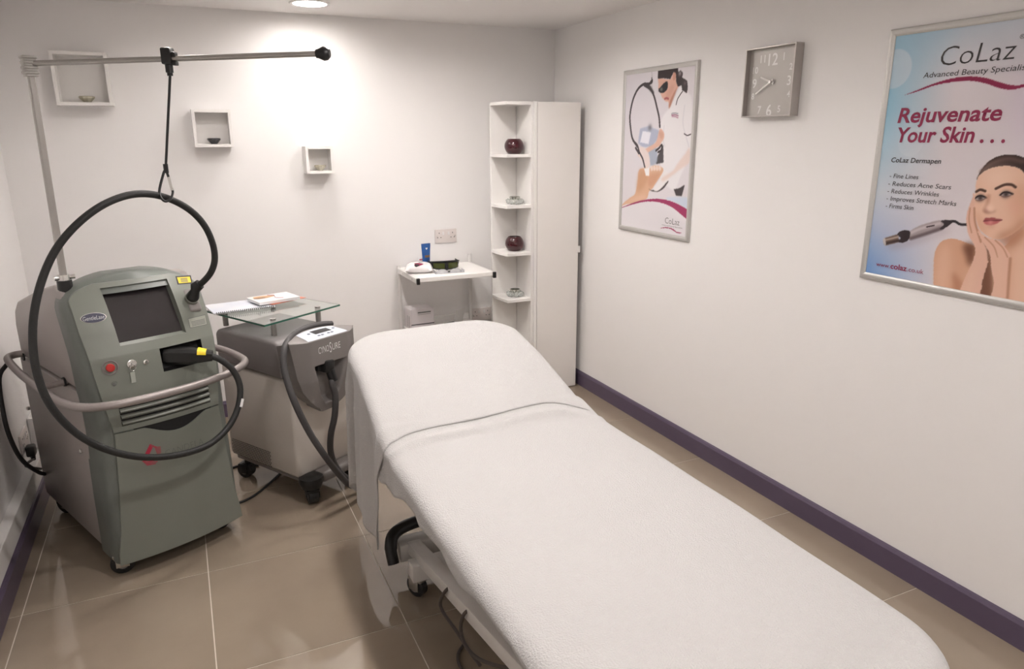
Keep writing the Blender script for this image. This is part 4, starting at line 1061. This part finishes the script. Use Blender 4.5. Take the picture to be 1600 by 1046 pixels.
def poster(label, yc, zc, w, h):
    t = thing('framed_poster', label, 'poster', (0, yc, zc), -math.pi/2, 'posters on the right wall')
    fw = .024; hw, hh = w/2, h/2
    obj('backing', bm_b2((-hw+.004, -.008, -hh+.004), (hw-.004, -.001, hh-.004)), WHITEP, t, 0)
    prof = [(0, .0), (0, -.010), (.004, -.0155), (.012, -.017), (.019, -.0155), (fw, -.0115), (fw, -.002)]
    for k in range(4):
        bm = bmesh.new(); ends = []
        for e_ in (-1, 1):
            ring = []
            for (i_, d_) in prof:
                if k == 0: p = (e_*(hw-i_), d_, hh-i_)
                elif k == 1: p = (e_*(hw-i_), d_, -hh+i_)
                elif k == 2: p = (-hw+i_, d_, e_*(hh-i_))
                else: p = (hw-i_, d_, e_*(hh-i_))
                ring.append(bm.verts.new(p))
            ends.append(ring)
        for j in range(len(prof)-1): bm.faces.new((ends[0][j], ends[0][j+1], ends[1][j+1], ends[1][j]))
        bm.faces.new(ends[0]); bm.faces.new(ends[1]); bm.faces.new((ends[0][0], ends[0][-1], ends[1][-1], ends[1][0]))
        bmesh.ops.recalc_face_normals(bm, faces=bm.faces)
        obj('frame_rail', bm, FRM, t, 40)
    return t
def ptext(fr, t, s, lpx, rpx, hpx, mat, k=1.0, **kw):
    """lettering on a poster between two photo pixels of its base line, cap height hpx photo pixels"""
    a = fr.pix(*lpx, 1, -.0105); b = fr.pix(*rpx, 1, -.0105); c_ = fr.pix(lpx[0], lpx[1]-hpx, 1, -.0105)
    return text('lettering', s, mat, t, (a[0], -.0104, a[2]), (1, 0, 0), (0, 0, 1), width=(b[0]-a[0])*k, height=c_[2]-a[2], **kw)

# --- far poster: therapist with a laser
F1 = Frame(0, -1.142, -90.0, 1.5135)
p1 = poster('silver-framed poster of a therapist treating a lying client with a laser', -1.142, 1.5135, .628, .857)
A = Paint(F1, .582, .811, 200, 280, (222, 217, 221))
za = lambda pts: zm(960, 90, .13384, pts)
zb = lambda pts: zm(960, 220, .1626, pts)
A.spot(990, 140, .35, (212, 208, 215), .5)
A.line(za([(437, 150), (440, 420)]), (196, 192, 196), .008)
# coat
A.fill(za([(640, 590), (700, 470), (780, 330), (860, 410), (905, 520), (905, 1046)])+zb([(730, 130), (640, 330), (580, 470), (500, 430), (440, 330), (455, 60)])+za([(540, 860), (560, 700)]), (233, 230, 232), .004)
A.line(za([(820, 560), (800, 760), (830, 900), (870, 1040)]), (206, 204, 210), .006, .006, .6)
A.line(za([(580, 800), (570, 960), (590, 1040)]), (208, 206, 212), .008, .006, .5)
A.line(za([(815, 890), (850, 909), (892, 896)]), (70, 62, 66), .006)
A.line(za([(720, 550), (742, 475), (795, 395)]), (70, 62, 66), .006)
for q, c_ in (([(668, 655), (700, 648), (742, 655)], (150, 150, 158)), ([(668, 672), (705, 668), (745, 680)], (150, 90, 120)), ([(672, 688), (710, 690), (742, 704)], (176, 120, 146))): A.line(za(q), c_, .006, .002, .8)
# hair, face, goggles
A.fill(za([(512, 245), (560, 243), (650, 255), (690, 170), (720, 200), (722, 290), (752, 330), (700, 430), (640, 595), (632, 520), (600, 512), (560, 470), (538, 420), (515, 375), (514, 300)]), (222, 178, 160), .002)
A.fill(za([(690, 420), (735, 345), (700, 450), (640, 595), (648, 510)]), (176, 120, 100), .004, .8)
A.fill(za([(600, 420), (660, 330), (700, 340), (660, 450), (620, 500)]), (204, 154, 138), .008, .6)
A.fill(za([(508, 150), (600, 128), (742, 118), (748, 170), (772, 148), (800, 175), (792, 232), (850, 270), (858, 350), (845, 418), (790, 380), (782, 322), (742, 342), (722, 290), (718, 200), (692, 168), (652, 252), (560, 240), (508, 248)]), (58, 48, 50), .0015, smooth=False)
A.spot(*za([(765, 185)])[0], .012, (190, 180, 182), .7); A.spot(*za([(825, 300)])[0], .010, (120, 104, 106), .6)
A.fill(za([(690, 180), (712, 175), (718, 230), (694, 270), (682, 240)]), (206, 154, 134), .002)
A.fill(za([(535, 348), (572, 305), (618, 278), (622, 350), (598, 392), (560, 415), (522, 402), (514, 368)]), (46, 44, 48), .0015)
A.fill(za([(530, 372), (552, 350), (566, 372), (548, 395)]), (128, 130, 122), .003, .8)
A.line(za([(588, 482), (608, 474), (630, 482)]), (178, 96, 98), .010, .004)
# hose loop
A.line(za([(440, 265), (405, 308), (345, 310), (280, 362), (228, 462), (196, 580), (181, 700), (190, 830), (212, 950), (270, 1040)]), (64, 58, 62), .014)
A.line(za([(350, 325), (420, 370), (462, 450), (498, 590), (522, 700), (530, 810)]), (70, 62, 66), .013)
A.line(za([(437, 240), (440, 290), (395, 320)]), (60, 56, 58), .008)
A.fill(za([(355, 330), (410, 320), (460, 400), (450, 425), (400, 370)]), (66, 60, 64), .003)
# laser hand set
A.fill(za([(300, 830), (400, 800), (430, 815), (520, 850), (505, 950), (440, 1040), (330, 1046), (275, 1000)]), (178, 184, 204), .003, smooth=False)
A.fill(za([(330, 858), (428, 872), (398, 1012), (300, 990)]), (232, 232, 240), .002, smooth=False)
A.spot(*za([(415, 818)])[0], .016, (120, 118, 130), .9)
A.fill(zb([(395, 190), (470, 40), (472, 210), (400, 225)]), (78, 74, 78), .002, smooth=False)
A.fill(zb([(330, 60), (400, 60), (410, 200), (350, 240), (330, 160)]), (172, 180, 196), .004)
A.line(zb([(400, 95), (430, 70), (455, 40), (450, 90), (420, 110)]), (64, 58, 60), .012)
A.fill(za([(530, 835), (578, 880), (575, 950), (530, 1020)])+zb([(440, 45), (330, 110), (270, 160), (225, 130), (330, 60), (400, 10)]), (222, 182, 164), .002)
A.fill(za([(520, 860), (572, 885), (560, 950), (530, 930)]), (206, 158, 138), .005, .7)
A.fill(zb([(215, 110), (270, 60), (330, 130), (340, 240), (300, 260), (270, 200)]), (230, 216, 212), .003)
A.line(zb([(180, 0), (220, 45), (240, 110), (270, 170), (292, 255)]), (72, 66, 70), .012)
A.line(zb([(205, 70), (235, 120)]), (66, 60, 66), .014)
# lying client
A.fill(zb([(70, 645), (82, 605), (150, 548), (198, 510), (222, 400), (236, 285), (290, 262), (345, 262), (385, 236), (460, 258), (468, 300), (440, 345), (400, 400), (368, 455), (332, 490), (308, 558), (220, 592), (140, 622)]), (218, 176, 146), .002)
A.fill(zb([(235, 300), (290, 285), (330, 350), (270, 470), (215, 480)]), (196, 146, 112), .012, .6)
A.fill(zb([(340, 330), (440, 310), (420, 370), (360, 440), (325, 430)]), (202, 148, 118), .008, .6)
A.fill(zb([(90, 612), (200, 545), (300, 520), (290, 560), (180, 590)]), (230, 196, 172), .010, .6)
A.fill(zb([(330, 462), (370, 475), (500, 395), (520, 388), (480, 452), (420, 490), (360, 486)]), (62, 54, 54), .002)
A.fill(zb([(372, 462), (430, 375), (478, 288), (530, 330), (505, 395), (420, 482)]), (236, 232, 232), .002)
A.fill(zb([(286, 268), (336, 256), (336, 336), (302, 338)]), (240, 238, 238), .002, smooth=False)
for k in range(4): A.fill(zb([(345+26*k, 250), (362+26*k, 240), (372+26*k, 275), (354+26*k, 290)]), (234, 214, 204), .003)
A.fill(zb([(722, 70), (724, 200), (640, 270), (560, 330), (470, 390), (455, 360), (560, 290), (610, 215), (680, 125)]), (228, 208, 200), .005, .85)
A.fill(zb([(570, 467), (620, 458), (676, 424), (646, 536), (592, 531)]), (70, 64, 66), .002, smooth=False)
# swoosh
A.fill(zb([(490, 556), (600, 540), (720, 560), (720, 680), (620, 610)]), (206, 216, 230), .004)
A.fill(zb([(50, 660), (200, 600), (320, 580), (400, 582), (500, 605), (600, 665), (720, 770), (720, 1000), (40, 1000)]), (228, 224, 228), .002)
A.fill(zb([(40, 655), (200, 590), (300, 567), (400, 558), (500, 570), (600, 605), (720, 680), (720, 768), (620, 692), (560, 645), (480, 607), (400, 589), (300, 586), (180, 612)]), (160, 50, 96), .0012)
A.fill(zb([(438, 842), (500, 829), (560, 846), (600, 876), (650, 884), (610, 892), (570, 868), (520, 842)]), (166, 62, 104), .001)
A.build(p1)
ptext(F1, p1, 'CoLaz', zb([(486, 793)])[0], zb([(624, 810)])[0], 9.5, BLACKPR, bold=-.014)
ptext(F1, p1, 'Advanced Beauty Specialists', zb([(455, 812)])[0], zb([(652, 840)])[0], 1.7, GREYPR)

# --- near poster: face and treatment pen
F2 = Frame(0, -2.781, -90.0, 1.5135)
p2 = poster('large silver-framed beauty poster with plum headline and a smiling face', -2.781, 1.5135, .628, .863)
p2['label'] = 'silver-framed beauty poster with plum headline and a woman resting chin on hands'
B = Paint(F2, .582, .817, 270, 380, (220, 212, 216))
sx = (B.X/.582+.5); sz = (B.Z/.817+.5)
def mixc(m, col): B.img = B.img*(1-m[..., None])+np.array(col, float)*m[..., None]
mixc(np.clip(1-sx/.42, 0, 1)**1.1*np.clip((sz-.2)/.5, 0, 1)*.95, (150, 198, 222))
mixc(np.clip((sz-.80)/.2, 0, 1)*np.clip(1.15-sx, 0, 1)*.75, (160, 196, 218))
mixc(np.clip(1-sx/.5, 0, 1)*np.clip(1-sz/.36, 0, 1)*1.0, (112, 152, 206))
mixc(np.exp(-((sx-.45)**2+(sz-.83)**2)/.03)*.35, (236, 228, 234))
mixc(np.exp(-((sx-.85)**2+(sz-.72)**2)/.02)*.4, (206, 186, 214))
c0 = B.P([(1398, 108)])[0]; rr = np.hypot(B.X-c0[0], B.Z-c0[1]); mixc(np.clip((.066-rr)/.004, 0, 1)*.42, (236, 232, 238))
c0 = B.P([(1423, 222)])[0]; rr = np.hypot(B.X-c0[0], B.Z-c0[1]); mixc(np.clip((.05-rr)/.004, 0, 1)*.15, (236, 236, 240))
z0_ = lambda pts: zm(1450, 230, .2389, pts)
z2_ = lambda pts: zm(1340, 320, .1243, pts)
z3_ = lambda pts: zm(1360, 0, .2294, pts)
B.fill(z3_([(235, 648), (330, 610), (430, 570), (560, 533), (690, 521), (790, 532), (880, 560), (960, 580), (1040, 575), (1140, 530), (1150, 545), (1046, 592), (960, 611), (880, 601), (790, 571), (700, 553), (600, 554), (450, 579), (330, 620)]), (142, 34, 74), .001)
# treatment pen
B.fill(z2_([(380, 520), (520, 490), (700, 440), (1000, 360), (1120, 310), (1160, 330), (900, 420), (640, 500), (450, 545)]), (150, 132, 138), .012, .7)
B.fill(z2_([(642, 440), (650, 345), (760, 275), (900, 226), (1040, 198), (1085, 235), (1060, 312), (900, 362), (750, 412)]), (168, 156, 158), .0015)
B.line(z2_([(680, 350), (800, 300), (1030, 235)]), (206, 196, 200), .010, .006, .8)
B.line(z2_([(670, 425), (850, 370), (1050, 300)]), (98, 84, 88), .012, .008, .8)
B.line(z2_([(870, 280), (960, 262)]), (70, 58, 62), .005)
B.fill(z2_([(338, 420), (500, 372), (530, 470), (350, 515), (325, 470)]), (112, 92, 82), .0015, smooth=False)
B.line(z2_([(350, 445), (510, 405)]), (176, 158, 146), .006, .004); B.line(z2_([(345, 490), (520, 450)]), (66, 52, 50), .008, .005)
B.fill(z2_([(325, 425), (345, 425), (355, 512), (338, 508), (322, 470)]), (196, 188, 186), .001)
B.fill(z2_([(497, 372), (560, 325), (650, 328), (662, 380), (632, 450), (560, 482), (515, 468), (540, 420)]), (56, 46, 50), .001)
B.fill(z2_([(1045, 200), (1160, 193), (1205, 215), (1160, 252), (1070, 312), (1030, 300), (1085, 250)]), (58, 50, 54), .001)
B.line(z2_([(1160, 210), (1230, 214), (1285, 246), (1370, 254)]), (50, 44, 48), .0085)
# figure: shoulders and neck
SK, SKL, SKD, SKDD = (214, 166, 138), (232, 192, 168), (178, 124, 96), (112, 72, 54)
B.fill(z0_([(36, 960), (36, 800), (45, 690), (80, 625), (130, 602), (190, 604), (300, 645), (420, 700), (600, 560), (700, 480), (900, 500), (1000, 640), (1400, 700), (1400, 1200), (36, 1200)]), SK, .001)
B.fill(z0_([(60, 920), (60, 720), (110, 640), (150, 700), (130, 900)]), SKL, .012, .6)
B.fill(z0_([(170, 940), (165, 820), (200, 860), (230, 900), (205, 960)]), SKD, .008, .8)
B.fill(z0_([(230, 640), (310, 640), (300, 740), (270, 780), (250, 720)]), SKDD, .008, .9)
B.fill(z0_([(350, 700), (410, 680), (425, 960), (340, 990), (330, 900)]), SKDD, .006, .9)
B.fill(z0_([(520, 620), (640, 500), (760, 560), (760, 1100), (540, 1100), (545, 740)]), SKL, .012, .9)
B.fill(z0_([(470, 600), (620, 505), (650, 560), (560, 660), (520, 660)]), SKD, .012, .8)
B.fill(z0_([(600, 840), (700, 800), (760, 900), (640, 920)]), SKL, .02, .6)
# hair and face
B.fill(z0_([(322, 215), (336, 170), (366, 125), (410, 84), (470, 57), (545, 48), (610, 62), (690, 105), (745, 200), (760, 330), (720, 420), (640, 450), (560, 200), (400, 190)]), (58, 42, 40), .001)
B.line(z0_([(350, 160), (420, 105), (520, 75), (620, 95)]), (104, 80, 74), .012, .010, .7)
B.fill(z0_([(318, 222), (342, 178), (400, 142), (480, 124), (560, 128), (610, 150), (650, 210), (668, 320), (658, 440), (625, 508), (565, 562), (495, 598), (436, 602), (384, 580), (336, 530), (308, 450), (301, 380), (309, 300)]), SKL, .001)
B.fill(z0_([(560, 250), (650, 260), (664, 400), (625, 505), (560, 560), (560, 440)]), SK, .016, .8)
B.fill(z0_([(480, 560), (560, 530), (640, 450), (625, 510), (560, 568), (495, 602), (440, 604)]), SKD, .010, .8)
B.fill(z0_([(312, 430), (330, 520), (384, 578), (370, 520), (335, 440)]), SK, .008, .8)
B.fill(z0_([(380, 160), (500, 140), (560, 200), (480, 250), (380, 250)]), (240, 206, 186), .02, .8)
B.fill(z0_([(560, 340), (620, 360), (610, 440), (540, 430), (520, 380)]), (228, 170, 150), .016, .6)
# eyes, brows, nose, mouth
B.line(z0_([(316, 292), (342, 279), (374, 288)]), (84, 58, 48), .008, .003); B.line(z0_([(444, 272), (500, 247), (545, 246), (572, 262)]), (84, 58, 48), .008, .003)
for E_, iris in (([(306, 338), (326, 322), (352, 319), (382, 332), (350, 348), (322, 350)], (342, 332)), ([(472, 314), (492, 298), (520, 295), (554, 307), (530, 320), (496, 326)], (510, 309))):
    B.fill(z0_(E_), (160, 116, 100), .006, .9)
    B.fill(z0_(E_), (216, 200, 194), .0012)
    B.spot(*z0_([iris])[0], .0095, (64, 50, 50), 1.0)
    B.line(z0_(E_[:4]), (44, 32, 34), .0055, .002)
    B.line(z0_([E_[3], E_[4], E_[5], E_[0]]), (120, 84, 74), .003, .002, .8)
B.line(z0_([(396, 322), (388, 370), (370, 412)]), (196, 144, 120), .012, .010, .8)
B.fill(z0_([(366, 420), (384, 404), (412, 424), (442, 412), (436, 424), (404, 434), (376, 434)]), (164, 108, 92), .0035, .9)
B.spot(*z0_([(402, 398)])[0], .012, (244, 212, 194), .8)
B.fill(z0_([(361, 484), (380, 462), (400, 466), (420, 460), (450, 468), (486, 476), (450, 482), (400, 482)]), (158, 78, 80), .0015)
B.fill(z0_([(361, 486), (400, 482), (450, 482), (484, 477), (450, 500), (410, 511), (376, 504)]), (192, 104, 104), .0015)
B.line(z0_([(364, 485), (400, 481), (450, 481), (484, 477)]), (112, 50, 54), .003, .002)
B.spot(*z0_([(408, 496)])[0], .008, (224, 150, 146), .7)
B.fill(z0_([(380, 515), (440, 512), (430, 524), (395, 526)]), SKD, .006, .5)
# hands
B.fill(z0_([(296, 300), (308, 330), (304, 430), (320, 520), (345, 560), (392, 680), (396, 740), (362, 850), (325, 985), (204, 985), (240, 860), (292, 750), (308, 660), (264, 570), (250, 470), (268, 390), (292, 330)]), (226, 184, 164), .001)
B.line(z0_([(303, 400), (306, 480), (322, 545), (345, 620)]), SKD, .006, .004, .8); B.line(z0_([(275, 400), (268, 480), (285, 560)]), SKD, .004, .003, .7)
B.line(z0_([(330, 560), (385, 660), (396, 740)]), SKDD, .005, .004, .8)
B.fill(z0_([(220, 985), (262, 860), (310, 760), (300, 860), (260, 985)]), SKL, .010, .7)
B.fill(z0_([(325, 548), (380, 588), (440, 606), (476, 622), (518, 676), (540, 722), (530, 860), (520, 1010), (412, 1000), (432, 900), (414, 800), (404, 700), (360, 625), (336, 582)]), (228, 186, 166), .001)
B.line(z0_([(372, 590), (430, 650), (455, 720)]), SKD, .004, .003, .7); B.line(z0_([(440, 610), (490, 660), (520, 720)]), SKD, .004, .003, .7)
B.line(z0_([(538, 730), (528, 860), (520, 985)]), SKD, .008, .006, .8)
B.fill(z0_([(430, 740), (480, 720), (490, 960), (440, 980)]), SKL, .012, .6)
B.build(p2)
INK = M('charcoal_print', S(52, 48, 50), .4)
ptext(F2, p2, 'CoLaz', z3_([(473, 451)])[0], z3_([(985, 405)])[0], 30, INK, shear=.12, bold=-.012)
ptext(F2, p2, 'Advanced Beauty Specialists', z3_([(358, 533)])[0], z3_([(1046, 474)])[0], 8.5, INK, k=27/25.0, shear=.12)
ptext(F2, p2, '®', (1593, 61), (1601, 60.5), 7, INK)
ptext(F2, p2, 'Rejuvenate', z3_([(184, 836)])[0], z3_([(890, 824)])[0], 22.5, PLUM, shear=.15, bold=.022)
ptext(F2, p2, 'Your Skin', z3_([(178, 968)])[0], z3_([(703, 969)])[0], 22.5, PLUM, shear=.15, bold=.022)
for xd in (757, 828, 903): ptext(F2, p2, '.', z3_([(xd-13, 970)])[0], z3_([(xd+13, 970)])[0], 24, PLUM, bold=.03)
ptext(F2, p2, 'CoLaz Dermapen', (1392.5, 253.5), (1470, 257.5), 7.5, INK, shear=.15, bold=.012)
for s_, l_, r_ in [('- Fine Lines', (1390, 278), (1434.7, 280.6)), ('- Reduces Acne Scars', (1387.8, 290), (1486, 296)), ('- Reduces Wrinkles', (1386.6, 301.5), (1467, 306.5)), ('- Improves Stretch Marks', (1385, 313), (1494, 321.5)), ('- Firms Skin', (1383.8, 324.5), (1427, 328.5))]:
    ptext(F2, p2, s_, l_, r_, 7, INK, shear=.15)
ptext(F2, p2, 'www.', (1369, 415.5), (1390, 419.3), 6.6, PLUM)
ptext(F2, p2, 'colaz', (1391, 419.6), (1416.5, 424), 8.6, PLUM, bold=.02)
ptext(F2, p2, '.co.uk', (1417.2, 424), (1442.8, 428.6), 7.0, PLUM)

# --- wall clock
ck = thing('wall_clock', 'square silver wall clock with mirrored numerals between the posters', 'clock', (0, -1.941, 1.811), -math.pi/2)
cw, cd_ = .138, .045
CLKF = M('clock_frame_grey', (.50, .47, .45), .35, .75, var=.04)
for k, (a_, b_) in enumerate([((-cw, -cd_, cw-.006), (cw, -.001, cw)), ((-cw, -cd_, -cw), (cw, -.001, -cw+.006)), ((-cw, -cd_, -cw+.006), (-cw+.006, -.001, cw-.006)), ((cw-.006, -cd_, -cw+.006), (cw, -.001, cw-.006))]):
    obj('frame_side', bm_b2(a_, b_, .0008, 1), CLKF, ck, 0)
face = obj('face', bm_b2((-cw+.006, -.022, -cw+.006), (cw-.006, -.004, cw-.006)), M('clock_face_silver', (.46, .44, .415), .4, .3, var=.02), ck, 0)
GLEAM = M('numeral_painted_gleam', (.95, .94, .92), .18, .25)  # near-white colour stands for the bright reflection in mirrored numerals
for s_, x, z, h in [('12', .0, .088, .046), ('1', .058, .094, .030), ('2', .100, .052, .024), ('3', .096, 0, .036), ('4', .100, -.052, .024), ('5', .055, -.108, .026), ('6', 0, -.112, .046), ('7', -.055, -.108, .030), ('8', -.100, -.052, .024), ('9', -.096, -.0, .036), ('10', -.096, .052, .026), ('11', -.058, .094, .030)]:
    text('numeral', s_, GLEAM, face, (x, -.0226, z-h/2), (1, 0, 0), (0, 0, 1), height=h, center=True, bold=.012)
def hand(name, hour, ln, w, y):
    a_ = math.radians(90-hour*30); d = Vector((math.cos(a_), 0, math.sin(a_))); n_ = Vector((-d.z, 0, d.x)); bm = bmesh.new()
    P_ = [d*-.018+n_*w*.6, d*ln+n_*w*.4, d*ln-n_*w*.4, d*-.018-n_*w*.6]
    f_ = [bm.verts.new(p+Vector((0, y, 0))) for p in P_]; g_ = [bm.verts.new(p+Vector((0, y+.001, 0))) for p in P_]
    bm.faces.new(f_); bm.faces.new(g_[::-1])
    for i in range(4): bm.faces.new((f_[(i+1) % 4], f_[i], g_[i], g_[(i+1) % 4]))
    bmesh.ops.recalc_face_normals(bm, faces=bm.faces)
    obj(name, bm, M('hand_metal', (.55, .53, .50), .25, .9), ck, 0)
hand('hour_hand', 9.67, .062, .008, -.028); hand('minute_hand', 8.0, .088, .006, -.031)
obj('hand_pivot', bm_tube([(0, -.022, 0), (0, -.034, 0)], .006, 14), CHROME, ck)
CG = M('clock_glass', (.95, .95, .95), .02, trans=1.0, ior=1.2, var=0)
